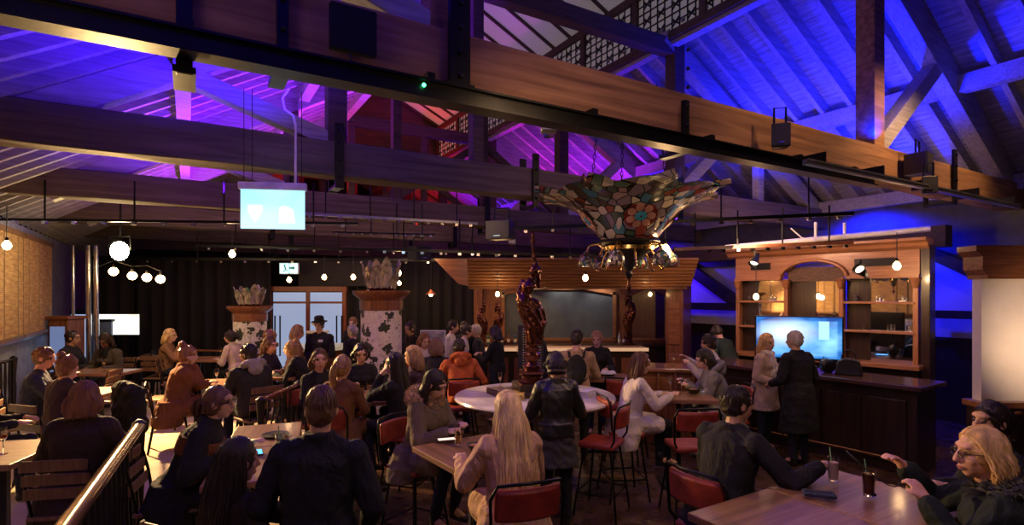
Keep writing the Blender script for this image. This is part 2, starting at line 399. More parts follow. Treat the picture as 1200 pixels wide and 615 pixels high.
for r in (R0+3.3, 20.2):     # closed ridge before and behind the lantern
    a, bb = (R0, 2.7) if r < 5 else (16.4, 24.3)
    tr_obj(structure(MB().prism([(TL, zl(TL)+.34), (5.1, 7.9), (TR, zr(TR)+.34), (TR, zr(TR)+.42), (5.1, 8.0), (TL, zl(TL)+.42)], 'y', a, bb), 'ceiling_ridge', roof_boards))
# ---------------------------------------------------------------- trusses
def truss(r, label, bright, lo=-2.2, hang=(1.5,), q2=7.15):
    T = empty('roof_truss', RD*r, TANG, label, 'roof truss', 'queen post trusses crossing the roof')
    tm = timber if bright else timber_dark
    tb = MB(); n = 26; P = []; X0, X1 = lo, 11.6
    for i in range(n+1):
        x = X0+(X1-X0)*i/n; j = .012*math.sin(i*1.7+r); 
        for y, z in ((-.15, 3.62+j), (.15, 3.62-j), (.15, 4.02-j), (-.15, 4.02+j*.6)): P.append((x, y+j*.5, z))
    fs = [(i*4+k, i*4+(k+1) % 4, i*4+4+(k+1) % 4, i*4+4+k) for i in range(n) for k in range(4)]+[(3, 2, 1, 0), (n*4, n*4+1, n*4+2, n*4+3)]
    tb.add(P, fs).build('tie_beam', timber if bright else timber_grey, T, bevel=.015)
    MB().beam((-1.7, 0, zl(-1.7)-.05), (TL+.1, 0, zl(TL+.1)-.05), .2, .28).build('principal_rafter', roof_paint if not bright else tm, T, bevel=.01)
    MB().beam((11.4, 0, zr(11.4)-.05), (TR-.1, 0, zr(TR-.1)-.05), .2, .28).build('principal_rafter', roof_paint, T, bevel=.01)
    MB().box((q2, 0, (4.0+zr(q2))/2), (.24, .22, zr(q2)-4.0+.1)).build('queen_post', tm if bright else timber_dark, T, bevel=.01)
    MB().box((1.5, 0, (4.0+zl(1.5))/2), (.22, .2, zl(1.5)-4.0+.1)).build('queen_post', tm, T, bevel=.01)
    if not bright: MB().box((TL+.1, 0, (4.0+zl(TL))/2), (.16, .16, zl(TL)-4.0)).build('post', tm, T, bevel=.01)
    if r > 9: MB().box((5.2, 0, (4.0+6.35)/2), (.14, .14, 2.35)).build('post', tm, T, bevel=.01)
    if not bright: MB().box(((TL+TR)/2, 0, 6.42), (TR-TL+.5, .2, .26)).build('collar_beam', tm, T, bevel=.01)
    MB().beam((7.25, 0, 4.05), (8.9, 0, zr(8.9)), .18, .2).build('strut', roof_paint, T, bevel=.01)
    MB().beam((1.4, 0, 4.05), (-.19, 0, zl(-.19)), .18, .18).build('strut', roof_paint, T, bevel=.01)
    if r > 9: MB().beam((3.4, 0, 4.1), (5.1, 0, 5.3), .12, .14).build('brace', tm, T); MB().beam((6.95, 0, 4.1), (5.2, 0, 5.3), .12, .14).build('brace', tm, T)
    if not bright: MB().box((9.4, 0, (4.0+zr(9.4))/2), (.16, .15, zr(9.4)-4.0)).build('post', roof_paint, T, bevel=.01)
    for t in hang:
        hb = MB().box((t, -.17, 3.85), (.10, .03, .75)).box((t, .17, 3.85), (.10, .03, .75)).box((t, 0, 3.5), (.10, .36, .03))
        for z in (3.6, 3.8, 4.0, 4.15): hb.ell((t, -.19, z), .02)
        hb.build('iron_strap', black_metal, T)
    return T
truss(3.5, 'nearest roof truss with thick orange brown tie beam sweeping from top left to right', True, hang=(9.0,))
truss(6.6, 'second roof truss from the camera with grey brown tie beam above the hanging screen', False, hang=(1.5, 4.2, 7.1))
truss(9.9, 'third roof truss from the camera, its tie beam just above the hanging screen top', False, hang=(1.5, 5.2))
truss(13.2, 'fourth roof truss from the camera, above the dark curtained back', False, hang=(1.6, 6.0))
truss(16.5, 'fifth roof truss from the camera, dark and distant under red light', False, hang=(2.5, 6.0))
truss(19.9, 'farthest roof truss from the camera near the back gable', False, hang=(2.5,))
# iron hangers in front of the nearest tie beam
def hanger(px, ptop, pbot, wpx, label):
    # r = 3.14 plane (front face of nearest beam)
    k = (px-600)/F; Y = 3.27/(-.510*k+.860)
    X = k*Y; w_ = wpx*Y/F; zt = EYE+(HZ-ptop)*Y/F; zb = EYE+(HZ-pbot)*Y/F
    T = empty('iron_hanger', (X, Y, zb), TANG, label, 'hanger', 'iron hangers in front of the nearest beam')
    MB().box((0, 0, (zt-zb)/2), (w_, .045, zt-zb)).build('strap', black_metal, T, bevel=.004)
    mb = MB()
    for q in range(6): mb.ell((0, -.03, .08+q*.16), .016)
    mb.build_each('bolt', dark_iron, T); MB().box((0, .12, .02), (w_*1.4, .3, .035)).build('foot_plate', black_metal, T)
hanger(216, -120, 88, 17, 'iron hanger strap on the far left of the nearest beam')
hanger(331, -120, 86, 13, 'iron hanger strap above the hanging screen on nearest beam')
hanger(538, -90, 105, 26, 'wide black iron hanger at the middle of the nearest beam')
hanger(803, 118, 180, 8, 'thin iron strap on nearest beam right of the middle')
# steel track under / in front of nearest beam
st = empty('steel_channel', RT(0, 3.17, 0), TANG, 'black steel channel running just below the nearest timber beam', 'steel beam')
c_ = MB(); c_.box((2.4, 0, 3.50), (8.2, .07, .11)); c_.box((2.4, 0, 3.45), (8.2, .14, .014)); c_.box((2.4, 0, 3.555), (8.2, .14, .014)); c_.build('channel', black_metal, st)
br = MB()
for t in (-1, 0, 1.3, 2.6, 3.9, 5.2, 6.2): br.box((t, .1, 3.6), (.05, .2, .06))
br.build_each('bracket', black_metal, st)
gl = MB().ell((1.23, -.05, 3.52), .012).build('indicator_lamp', emat('green_led', (.05, 1, .3), 8), st)
st = empty('lighting_track', RT(0, 3.02, 0), TANG, 'thin pale-edged lighting track along the right half of the nearest beam', 'lighting track')
MB().box((7.6, 0, 3.50), (5.2, .05, .05)).box((7.6, -.03, 3.52), (5.2, .01, .02)).build('track', mat('grey_metal', (.25, .25, .26), .35, .8), st)
b_ = MB()
for t in (5.3, 6.4, 7.6, 8.8, 10): b_.box((t, .1, 3.57), (.03, .25, .12))
b_.build_each('bracket', black_metal, st)
# distant lighting rails hung across at tie beam level
def rail(p0, p1, th, label, m=black_metal, drops=4, top=None):
    p0 = Vector(p0); p1 = Vector(p1); r0 = empty('hanging_rail', p0, 0, label, 'rail'); d = p1-p0
    MB().beam((0, 0, 0), d, th, th).build('rail', m, r0)
    mb = MB()
    for k in range(drops):
        q = d*((k+.5)/drops); mb.tube([q, q+Vector((0, 0, .55))], .012, 6)
    mb.build_each('rod', black_metal, r0)
    cl_ = MB()
    for k in range(drops*3):
        q = d*((k+.5)/drops/3); cl_.box(q+Vector((0, -.01, -th)), (.05, .04, .04))
    cl_.build_each('clamp', chrome, r0)
rail(PW(0, 257, 7.5), PW(420, 262, 7.5), .035, 'thin black rail below the screen level on the left')
rail(PW(355, 250, 8.8), PW(560, 262, 9.2), .04, 'pale-edged rail right of the hanging screen', mat('grey_metal', (.3, .3, .3), .35, .8))
rail(PW(230, 288, 11), PW(600, 296, 11), .05, 'long rail above the row of pendant bulbs')
rail(PW(390, 272, 10), PW(510, 275, 10), .03, 'short rail above the nearer wallpapered column')
rail(PW(440, 292, 9.0), PW(700, 300, 9.2), .04, 'black rail crossing behind the raised statue torch')
rail(PW(100, 303, 12), PW(590, 305, 13.2), .06, 'curtain rail along the top of the black drapes', drops=6)
rail(PW(600, 268, 8), PW(1000, 250, 7.6), .05, 'dark cable rail behind the stained glass chandelier')
rail(PW(790, 292, 8.5), PW(1000, 284, 7.8), .05, 'rail above the carved back bar', mahog_x)
p = empty('blue_pipe', PW(850, 290, 9.6), 0, 'white painted pipe above the carved back bar lit blue', 'pipe')
q0 = PW(850, 290, 9.6); q1 = PW(1090, 268, 8.2); MB().tube([(0, 0, 0), q1-q0], .045, 10).build('pipe', white_plastic, p, True)
mm = MB(); d = q1-q0
for f_, h in ((.48, .28), (.62, .22)): mm.tube([d*f_, d*f_+Vector((0, 0, h))], .025, 8)
mm.tube([d*.35+Vector((0, -.03, .22)), d*.4+Vector((0, -.05, .05)), d*.46+Vector((0, -.05, -.03)), d*.53+Vector((0, -.03, .0))], .012, 6)
mm.build('conduit', white_plastic, p, True)
# header above right back bar / eave box
mb = MB().box((10.6, 8.5, 3.2), (.25, 9, .35)); o = structure(mb, 'trim_2', timber_dark); tr_obj(o)
# ---------------------------------------------------------------- black drapes
m, N, L, b = newmat('black_drape', .9); b.inputs['Base Color'].default_value = (.012, .010, .009, 1)
drape = m
def curtain(p0, p1, z0, z1, label, amp=.06, step=.28):
    p0 = Vector(p0); p1 = Vector(p1); d = p1-p0; l = d.length; n = int(l/.05); nrm = Vector((d.y, -d.x, 0)).normalized(); vs = []; fs = []
    for i in range(n+1):
        a = l*i/n; off = amp*math.sin(a/step*2*PI)*(.8+.3*math.sin(a*1.3))
        for z in (z0, (z0+z1)/2, z1):
            f = 1.0+(.2 if z == z0 else 0); vs.append(d*(i/n)+nrm*off*f+Vector((0, 0, z)))
    for i in range(n):
        for k in range(2): fs.append((i*3+k, i*3+3+k, i*3+4+k, i*3+1+k))
    o = MB().add(vs, fs).build('drape', drape, None, True, loc=(p0.x, p0.y, 0))
    md = o.modifiers.new('Solid', 'SOLIDIFY'); md.thickness = .01
    tag(o, label, 'curtain', 'black drapes along the back')
curtain(PW(160, 300, 12.4), PW(318, 300, 12.9), .02, 3.1, 'black floor length drape between the lit television and the glass doors')
curtain(PW(402, 300, 13.2), PW(596, 300, 14.2), .02, 3.15, 'black floor length drape right of the glass doors up to the bar canopy')
curtain(PW(105, 300, 12.1), PW(158, 300, 12.35), .31, 3.1, 'black drape directly behind the lit television on the left')
structure(MB().box((0, 0, 1.1), (2.2, .06, 0)) if False else MB().box((-3.9, 13.1, 2.78), (2.4, .12, .66)), 'trim_3', mat('door_header', (.02, .018, .018), .8))
# glazed doors
dr = empty('door_1', (PX(318, 13.0), 13.0, 0)); dr['kind'] = 'structure'
frost = emat('frosted_door_glass', (.42, .50, .74), .55)
redwood = woodmat('door_red_wood', (.15, .035, .015), (.3, .08, .035), .4, 2, 2.5, .1)
for k, x in enumerate((.0, .88)):
    o = MB().box((x+.44, 0, 1.2), (.78, .02, 2.2)).build('door_glass', frost, dr); o['kind'] = 'structure'
f = MB()
for x in (-.04, .88, 1.74): f.box((x, 0, 1.2), (.09, .09, 2.4))
f.box((.85, 0, 2.38), (1.9, .1, .12)); f.box((.85, 0, .06), (1.9, .08, .12)); f.box((.85, 0, 2.06), (1.8, .05, .05)); o = f.build('door_frame', redwood, dr); o['kind'] = 'structure'
h = MB()
for x in (.12, 1.58): h.tube([(x, -.08, .8), (x, -.08, 1.75), (x+.12, -.08, 1.75), (x+.12, -.08, .8), (x, -.08, .8)], .018, 6)
h.build_each('door_handle', black_metal, dr)
# small green exit sign over doors
e = empty('exit_sign', PW(339, 312, 12.6), 0, 'small glowing white and teal exit sign hanging over the glass doors', 'sign')
MB().box((0, 0, -.05), (.44, .05, .26)).build('case', white_plastic, e)
MB().box((0, -.03, -.05), (.40, .01, .22)).build('face', emat('exit_face', (.45, .95, .9), 1.6), e)
mb = MB(); mb.ell((-.09, -.037, .02), (.022, .004, .022)); mb.beam((-.09, -.037, 0), (-.07, -.037, -.07), .006, .03); mb.beam((-.07, -.037, -.07), (-.12, -.037, -.13), .006, .02); mb.beam((-.07, -.037, -.07), (-.02, -.037, -.11), .006, .02)
mb.prism([(.02, -.06), (.09, -.06), (.09, -.09), (.15, -.04), (.09, .01), (.09, -.02), (.02, -.02)], 'y', -.04, -.036); mb.build('pictogram', mat('exit_green', (.0, .25, .16), .5), e)
MB().tube([(0, 0, .08), (0, 0, .75)], .012, 6).build('rod', black_metal, e)
# ================================================================ bars, columns, screens, lamps
# --- big floodlight and its rail
fl = empty('floodlight', PW(141, 293, 8.8), 0, 'very bright warm floodlight hanging at upper left near the blinds', 'floodlight')
MB().lathe([(.02, .16), (.10, .15), (.13, .0), (.14, -.02), (.13, -.03)], 20, R=Matrix.Rotation(math.radians(62), 3, 'X')).build('housing', black_metal, fl, True)
MB().ell((.13, -.20, -.03), (.15, .07, .15)).build('lamp_lens', emat('flood_glow', (1, .80, .38), 90), fl, True)
MB().tube([(-.16, 0, 0), (-.16, 0, .22), (.16, 0, .22), (.16, 0, 0)], .012, 6).build('yoke', black_metal, fl)
MB().tube([(0, 0, .22), (0, 0, .9)], .015, 6).build('drop_rod', black_metal, fl)
# --- pendant bulbs
bulbglow = emat('warm_bulb', (1, .55, .2), 28)
bulbsmall = emat('warm_bulb_small', (1, .62, .25), 18)
def bulb(px, py, Y, r, cord, label, group=None, shade=False, pw=6, m=None):
    c = PW(px, py, Y); e = empty('pendant_bulb', c, 0, label, 'hanging bulb', group)
    MB().lathe([(.004, -r), (r*.6, -r*.8), (r, 0), (r*.75, r*.7), (r*.35, r*1.25), (r*.3, r*1.4)], 14).build('bulb', m or bulbglow, e, True)
    MB().lathe([(r*.35, r*1.3), (r*.38, r*2.0), (r*.15, r*2.2)], 10).build('socket', black_metal, e, True)
    MB().tube([(0, 0, r*2.1), (0, 0, cord)], .006, 5).build('cord', black_plastic, e)
    if shade: MB().lathe([(r*2.6, r*.1), (r*1.2, r*1.4), (r*.5, r*2.4), (r*.46, r*2.35), (r*1.15, r*1.3), (r*2.55, 0)], 18).build('lamp_shade', mat('copper_shade', (.5, .16, .06), .35, .6), e, True)
    l = light('bulb_light', 'POINT', (0, 0, 0), (1, .60, .28), pw*.4, r); l.parent = e; l.location = (0, -r*1.3, -r*.4)
    return e
bulb(272, 298, 9.2, .055, .55, 'bright pendant bulb just left of the hanging screen', 'bare pendant bulbs', pw=20)
bulb(339, 328, 11.5, .05, .7, 'bare pendant bulb hanging left of the exit sign row, over the glass doors')
bulb(380, 325, 11.5, .05, .7, 'bare pendant bulb in the middle of the row of three over the doors')
bulb(414, 325, 11.5, .05, .7, 'bare pendant bulb just left of the glass leaves on the nearer column')
bulb(467, 320, 10.2, .055, .95, 'bare pendant bulb by the right edge of the glass leaves')
bulb(468, 332, 12.6, .045, .8, 'smaller far bulb just below the one at the right of the glass leaves')
bulb(505, 345, 12, .045, .95, 'copper shaded pendant lamp against the black drape', shade=True)
bulb(583, 345, 10.9, .045, 1.0, 'pendant bulb beside the carved figures on the white counter', pw=10)
bulb(686, 326, 7.0, .038, .10, 'small bulb under the left glass flower of the chandelier', pw=8)
bulb(780, 293, 6.3, .05, .7, 'largest bare glowing bulb just right of the chandelier', pw=24)
bulb(1051, 312, 7.3, .05, .45, 'bare glowing bulb in front of the cornice of the carved back bar', pw=12)
bulb(886, 348, 8.9, .045, .75, 'bare bulb hanging before the left mirror of the carved back bar', pw=12)
bulb(8, 288, 6.8, .05, .5, 'bare bulb in front of the bamboo blinds at the left edge', pw=7)
bulb(762, 345, 11.0, .035, .5, 'tiny bulb in front of the small arched mirror of the centre bar', pw=4)
fs = empty('festoon_cable', PW(118, 318, 9.8), 0, 'cable carrying a short row of four festoon bulbs under the floodlight', 'festoon light')
pts = [PW(116, 312, 9.8), PW(133, 305, 9.8), PW(155, 312, 9.8), PW(172, 311, 9.8), PW(190, 318, 9.8)]
MB().tube([p-pts[0] for p in pts], .008, 6).build('cable', black_plastic, fs); fs.location = pts[0]
for px, py in ((133, 318), (155, 323), (172, 325), (188, 327)):
    c = PW(px, py, 9.8)-pts[0]; MB().ell(c, .075, None, 12).build('bulb', bulbsmall, fs, True); MB().tube([c+Vector((0, 0, .05)), c+Vector((0, 0, .12))], .02, 8).build('socket', black_plastic, fs)
# --- stage lanterns and loudspeakers hanging among the trusses
def speaker_box(px, py, Y, sx, sy, sz, rz, label, front=None):
    e = empty('loudspeaker', PW(px, py, Y), rz, label, 'loudspeaker')
    MB().prism([(-sx/2, -sy/2), (sx/2, -sy/2), (sx*.33, sy/2), (-sx*.33, sy/2)], 'z', -sz/2, sz/2).build('cabinet', black_plastic, e, bevel=.01)
    MB().box((0, -sy/2-.004, 0), (sx*.92, .012, sz*.92)).build('grille', front or mat('speaker_grille', (.03, .03, .032), .6, .3, bscale=200), e)
    MB().box((0, -sy/2-.014, -sz*.32), (sx*.28, .006, sz*.05)).build('badge', chrome, e)
    MB().tube([(-sx*.3, 0, sz/2), (-sx*.3, 0, sz/2+.16), (sx*.3, 0, sz/2+.16), (sx*.3, 0, sz/2)], .012, 6).build('bracket', black_metal, e)
    return e
speaker_box(588, 270, 7.0, .36, .22, .24, -.5, 'black loudspeaker with a lit pale end hanging left of the chandelier')
speaker_box(490, 297, 9.5, .34, .3, .24, .9, 'small black speaker above the copper shaded pendant lamp')
speaker_box(914, 160, 5.15, .17, .14, .22, -.3, 'black speaker on the nearest beam between the chandelier and the right post')
speaker_box(1075, 193, 6.6, .26, .24, .26, .7, 'black speaker behind the nearest beam near the right post')
speaker_box(1088, 217, 6.4, .16, .1, .2, -.3, 'flat black box fixed under the nearest beam at far right')
for px, py, Y, lab in ((600, 283, 9, 'small stage spotlight on the rail behind the raised torch'), (643, 150, 4.3, 'grey sensor box fixed under the steel channel'), (1010, 318, 7.35, 'black cone spotlight in front of the right of the carved cornice'), (885, 305, 8.6, 'black cone spotlight in front of the left of the carved cornice')):
    e = empty('spotlight', PW(px, py, Y), 0, lab, 'spotlight')
    if 'cone' in lab:
        R = Matrix.Rotation(math.radians(-55 if px > 1000 else -150), 3, 'Y') @ Matrix.Rotation(math.radians(20), 3, 'X')
        MB().lathe([(.0, -.14), (.03, -.13), (.045, -.05), (.085, .08), (.08, .08), (.03, -.02)], 16, R=R).build('lamp_can', black_metal, e, True)
        MB().tube([(0, 0, 0), (0, .03, .16)], .012, 6).build('arm', black_metal, e)
        MB().lathe([(.0, .04), (.055, .05), (.0, .055)], 14, R=R).build('lens', emat('spot_lens', (1, .7, .4), 6), e)
    else:
        MB().box((0, 0, 0), (.12, .12, .07)).build('housing', mat('grey_metal', (.25, .25, .26), .35, .8), e, bevel=.008)
        MB().lathe([(.04, -.07), (.045, -.03), (.04, -.03)], 12).build('lens', glass, e)
light('bar_fill_light', 'AREA', (3.5, 8.2, 3.25), (1, .55, .33), 32, .7, (5.2, 9.3, 2.4))  # unseen area light added to brighten the carved back bar
light('cornice_spot', 'SPOT', PW(1012, 320, 7.3)+Vector((.05, 0, -.02)), (1, .62, .3), 50, .03, PW(1045, 312, 7.9), 90)
# dark soft banner on nearest beam
bn = empty('black_box_panel', PW(414, 36, 3.19), TANG, 'flat square black panel fixed to the front of the nearest beam', 'panel')
MB().box((0, 0, 0), (.27, .05, .27)).build('panel', mat('blackout_cloth', (.006, .006, .007), .9), bn, bevel=.01); MB().tube([(-.03, -.03, -.15), (-.02, -.04, -.2), (-.06, -.04, -.28)], .004, 5).build('lead', black_plastic, bn)
# --- hanging projection screen
sn = empty('hanging_screen', PW(320, 243, 5.6), .0, 'glowing pale blue screen hanging from the beams at left of centre', 'screen')
sn.rotation_euler = (0, 0, .16)
def scr_pat(N, L, b):
    t = tex(N, L, 'ShaderNodeTexNoise', 1.5); g = tex(N, L, 'ShaderNodeTexGradient', 1, stretch=(0, 0, 1), rot=(0, PI/2, 0))
    c = ramp(N, L, t.outputs['Fac'], [(.3, (.22, .58, .82)), (.6, (.50, .85, .98))]); L.new(c.outputs[0], b.inputs['Emission Color'])
MB().box((0, 0, -.02), (.62, .02, .40)).build('screen_panel', emat('screen_glow', (.6, .9, 1), 1.25, scr_pat), sn)
MB().box((0, 0, .215), (.66, .07, .075)).build('screen_case', white_plastic, sn, bevel=.008)
lg = emat('screen_shape', (.8, .96, 1), 1.2)
MB().prism([(-.24, .02), (-.10, .02), (-.10, -.05), (-.17, -.16), (-.24, -.05)], 'y', -.013, -.011).build('shield_mark', lg, sn)
MB().prism([(.06, -.16), (.06, .0), (.12, .02), (.20, -.02), (.22, -.16)], 'y', -.013, -.011).build('block_mark', lg, sn)
MB().tube([(.22, .0, .25), (.22, 0, .85), (.20, -.02, .95), (.12, -.03, 1.0), (.10, -.03, 1.12), (.16, -.02, 1.22)], .012, 8).build('conduit', white_plastic, sn, True)
cb = MB()
for x in (-.28, -.20, .28): cb.tube([(x, 0, .25), (x, 0, 1.2)], .004, 5)
cb.build_each('wire', dark_iron, sn)
# --- bamboo blinds
m, N, L, b = newmat('bamboo_slats', .7)
t = tex(N, L, 'ShaderNodeTexWave', 16, bands_direction='Z'); t2 = tex(N, L, 'ShaderNodeTexNoise', 4, stretch=(1, 1, 6))
c = mixc(N, L, .6, ramp(N, L, t2.outputs[0], [(.3, (.34, .17, .06)), (.7, (.62, .38, .16))]).outputs[0], ramp(N, L, t.outputs['Fac'], [(0, (.4, .4, .4)), (.4, (1, 1, 1))]).outputs[0], 'MULTIPLY')
L.new(c, b.inputs['Base Color']); bumpn(N, L, t.outputs['Fac'], b, .5, .01)
bamboo = m
def blind(r0, r1, label):
    e = empty('bamboo_blind', RT(-2.22, (r0+r1)/2, 0), TANG, label, 'blind', 'bamboo blinds along the left wall')
    l = r1-r0-.04
    MB().box((0, 0, 2.38), (.025, l, 1.54)).build('slat_sheet', bamboo, e)
    MB().box((.01, 0, 3.17), (.07, l, .07)).build('head_rail', chair_wood, e); MB().box((.01, 0, 1.6), (.05, l, .05)).build('bottom_rail', chair_wood, e)
    mb = MB()
    for q in (-.35, 0, .35): mb.tube([(.02, q*l, 1.62), (.02, q*l, 3.14)], .005, 5)
    mb.build_each('cord', mat('blind_cord', (.35, .25, .15), .8), e)
for k, lab in enumerate(('bamboo blind hanging at the far end of the left wall', 'bamboo blind second from the far end of the left wall', 'bamboo blind third from the far end of left wall, mostly out of view', 'bamboo blind fourth from the far end, beside the viewer', 'bamboo blind fifth from the far end, behind the viewer')):
    blind(13.3-2.1*(k+1), 13.3-2.1*k, lab)
structure(MB().box((0, 0, 1.55), (.06, 20, .12)), 'trim_4', mahog_x, None, loc=RT(-2.36, 5, 0), rz=TANG)
# dark timber screen, silver posts and blue panels at left back
e = empty('service_station', (PX(73, 9.9), 9.9, .3), 0, 'dark wooden service cupboard beyond the end of the bamboo blinds', 'cupboard')
MB().box((0, .1, .75), (.36, .4, 1.5)).build('body', mahog, e, bevel=.01); MB().box((0, .1, 1.53), (.44, .48, .06)).build('cornice', mahog, e, bevel=.01)
MB().box((0, -.11, .95), (.26, .01, .85)).build('glass_panel', emat('blue_window', (.3, .4, .75), .35), e)
for px, rr, lab in ((104, .05, 'left one of the pair of tall silver posts'), (113, .045, 'right one of the pair of tall silver posts'), (86, .03, 'thin silver post at the end of the blinds')):
    e = empty('silver_post', (PX(px, 10.6), 10.6, .3), 0, lab, 'post')
    MB().lathe([(rr, 0), (rr, 2.9)], 16).build('pole', chrome, e, True); MB().lathe([(rr*2, 0), (rr*2, .03), (rr*1.1, .06)], 16).build('base', chrome, e, True)
for px, w_, lab, em in ((93, .32, 'pale blue lit screen panel left of the silver posts', 'blue_window2'),):
    e = empty('light_panel', (PX(px, 10.9), 10.9, .3), 0, lab, 'panel')
    MB().box((0, 0, 1.05), (w_, .03, 1.0)).build('panel', emat('pale_panel', (.45, .62, .95), .8), e); MB().box((0, .02, .9), (w_+.08, .02, 1.5)).build('frame', black_metal, e)
e = empty('blue_partition', (PX(110, 11.2), 11.2, .3), 0, 'blue grey low partition left of the lit television', 'partition')
MB().box((0, 0, .7), (.75, .05, 1.4)).build('panel', mat('blue_grey_paint', (.16, .22, .38), .6), e); MB().box((0, 0, 1.42), (.8, .09, .05)).build('cap', black_metal, e)
# --- lit television at left back
tv = empty('television', PW(138, 380, 11.4), 0, 'wall television with an over-bright white picture at left back', 'television')
def tvp(N, L, b):
    t = tex(N, L, 'ShaderNodeTexNoise', 4, stretch=(1, 1, 2)); L.new(ramp(N, L, t.outputs['Fac'], [(.35, (.85, .72, .5)), (.5, (1, .98, .9))]).outputs[0], b.inputs['Emission Color'])
MB().box((0, 0, 0), (.98, .05, .46)).build('case', black_plastic, tv, bevel=.006); MB().box((0, -.03, 0), (.93, .01, .42)).build('screen', emat('tv_white', (1, .95, .85), 1.3, tvp), tv)
MB().box((0, .05, -.9), (.06, .05, 1.6)).build('stand_pole', black_metal, tv); MB().box((0, .05, -1.61), (.6, .4, .03)).build('base', black_metal, tv)
# --- wallpapered columns with glass leaf crowns
m, N, L, b = newmat('leaf_wallpaper', .6)
tc = N.new('ShaderNodeTexCoord'); mp = N.new('ShaderNodeMapping'); L.new(tc.outputs['UV'], mp.inputs[0])
nz = N.new('ShaderNodeTexNoise'); nz.inputs['Scale'].default_value = 13; nz.inputs['Detail'].default_value = 2; L.new(mp.outputs[0], nz.inputs['Vector'])
va = N.new('ShaderNodeVectorMath'); va.operation = 'MULTIPLY_ADD'; L.new(nz.outputs['Color'], va.inputs[0]); va.inputs[1].default_value = (.22, .28, 0); L.new(mp.outputs[0], va.inputs[2])
vo = N.new('ShaderNodeTexVoronoi'); vo.inputs['Scale'].default_value = 3.9; vo.inputs['Randomness'].default_value = .45; L.new(va.outputs[0], vo.inputs['Vector'])
bl = ramp(N, L, vo.outputs['Distance'], [(.39, (.035, .045, .028)), (.42, (.78, .72, .64))])
v2 = N.new('ShaderNodeTexVoronoi'); v2.inputs['Scale'].default_value = 5.2; v2.feature = 'DISTANCE_TO_EDGE'; v2.inputs['Randomness'].default_value = .8; L.new(va.outputs[0], v2.inputs['Vector'])
pt = ramp(N, L, v2.outputs['Distance'], [(.0, (.60, .52, .46)), (.06, (1, 1, 1)), (.25, (.82, .78, .74))])
L.new(mixc(N, L, 1, bl.outputs[0], pt.outputs[0], 'MULTIPLY'), b.inputs['Base Color'])
wallpaper = m
def uv_cyl(o, per=1.0):
    me = o.data; uv = me.uv_layers.new(name='UVMap')
    for p in me.polygons:
        us = [math.atan2(me.vertices[me.loops[l].vertex_index].co.y, me.vertices[me.loops[l].vertex_index].co.x)/(2*PI)*per for l in p.loop_indices]
        if max(us)-min(us) > per/2: us = [u+per if u < 0 else u for u in us]
        for l, u in zip(p.loop_indices, us): uv.data[l].uv = (u, me.vertices[me.loops[l].vertex_index].co.z)
leafglass = mat('crown_glass', (.35, .30, .24), .12, .3, var=.7, scale=12, bump=.3, bscale=25)
greenglass = mat('green_crown_glass', (.10, .28, .18), .12, .3, var=.6, scale=12)
def leaf(mb, a, r0, h, w_, curl, n=7, c=(0, 0, 0)):
    # curved leaf strip with thickness
    c = Vector(c); L_ = []; d = Vector((math.cos(a), math.sin(a), 0)); s_ = Vector((-d.y, d.x, 0))
    for i in range(n+1):
        f = i/n; ww = w_*math.sin(PI*(.12+.85*f))**.8*(1+.0*f); rr = r0+curl*f*f; z = h*f
        L_.append((c+d*rr+Vector((0, 0, z)), ww))
    vs = []
    for p, ww in L_:
        for o_ in (-1, -.4, .4, 1):
            vs.append(p+s_*ww*o_+d*(.3*ww*abs(o_)))
    n2 = len(vs); vs += [v-d*.008 for v in vs]; fs = []
    for i in range(n):
        for k in range(3):
            q = i*4+k; fs.append((q, q+1, q+5, q+4)); fs.append((n2+q+4, n2+q+5, n2+q+1, n2+q))
        fs.append((i*4, i*4+4, n2+i*4+4, n2+i*4)); fs.append((i*4+3, n2+i*4+3, n2+i*4+7, i*4+7))
    fs.append((0, n2, n2+1, 1)); fs.append((1, n2+1, n2+2, 2)); fs.append((2, n2+2, n2+3, 3)); e = n*4; fs += [(e, e+1, n2+e+1, n2+e), (e+1, e+2, n2+e+2, n2+e+1), (e+2, e+3, n2+e+3, n2+e+2)]
    mb.add(vs, fs)
def column(px, Y, ztop, rad, label, z0=0, seed=1, crown=.36):
    e = empty('wallpapered_column', (PX(px, Y), Y, z0), seed*.7, label, 'column', None); H = ztop-z0
    o = MB().lathe([(rad, .12), (rad, H-.30)], 40).build('shaft', wallpaper, e, True); uv_cyl(o, 2*PI*rad*1.0)
    MB().lathe([(rad*1.18, 0), (rad*1.18, .10), (rad*1.05, .14), (rad*.9, .14)], 32).build('plinth', mahog, e, True)
    MB().lathe([(rad*.9, H-.31), (rad*1.05, H-.30), (rad*1.07, H-.16), (rad*1.02, H-.15), (rad*1.1, H-.12), (rad*1.38, H-.05), (rad*1.40, H), (rad*.3, H+.0)], 36).build('capital', mahog, e, True)
    mb = MB(); rr = random.Random(seed)
    for k in range(11): leaf(mb, 2*PI*k/11+rr.uniform(-.1, .1), rad*.62, crown*rr.uniform(.75, 1.1), rad*.33, rad*.35)
    mb.build_each('glass_leaf', leafglass, e, True)
    mb = MB()
    for k in range(6): leaf(mb, 2*PI*k/6+.3, rad*.42, crown*rr.uniform(.7, .95), rad*.25, rad*.2)
    mb.build_each('glass_leaf', greenglass, e, True)
    MB().lathe([(rad*.62, H), (rad*.7, H+.03), (rad*.55, H+.07)], 24).build('crown_ring', bronze, e, True)
    for c_ in kids(e):
        if c_.name.startswith('glass_leaf'): c_.location.z += H+.02
    return e
column(447, 8.6, 2.31, .315, 'nearer round column with leaf wallpaper and a tall crown of glass leaves', 0, 1, .46)
column(293, 11.0, 2.02, .31, 'farther round column with leaf wallpaper, left of the glass doors', .3, 2, .38)
column(-900, 1.6, 2.3, .3, 'round wallpapered column out of view on the left, seen in the mirrors', .3, 3, .4)
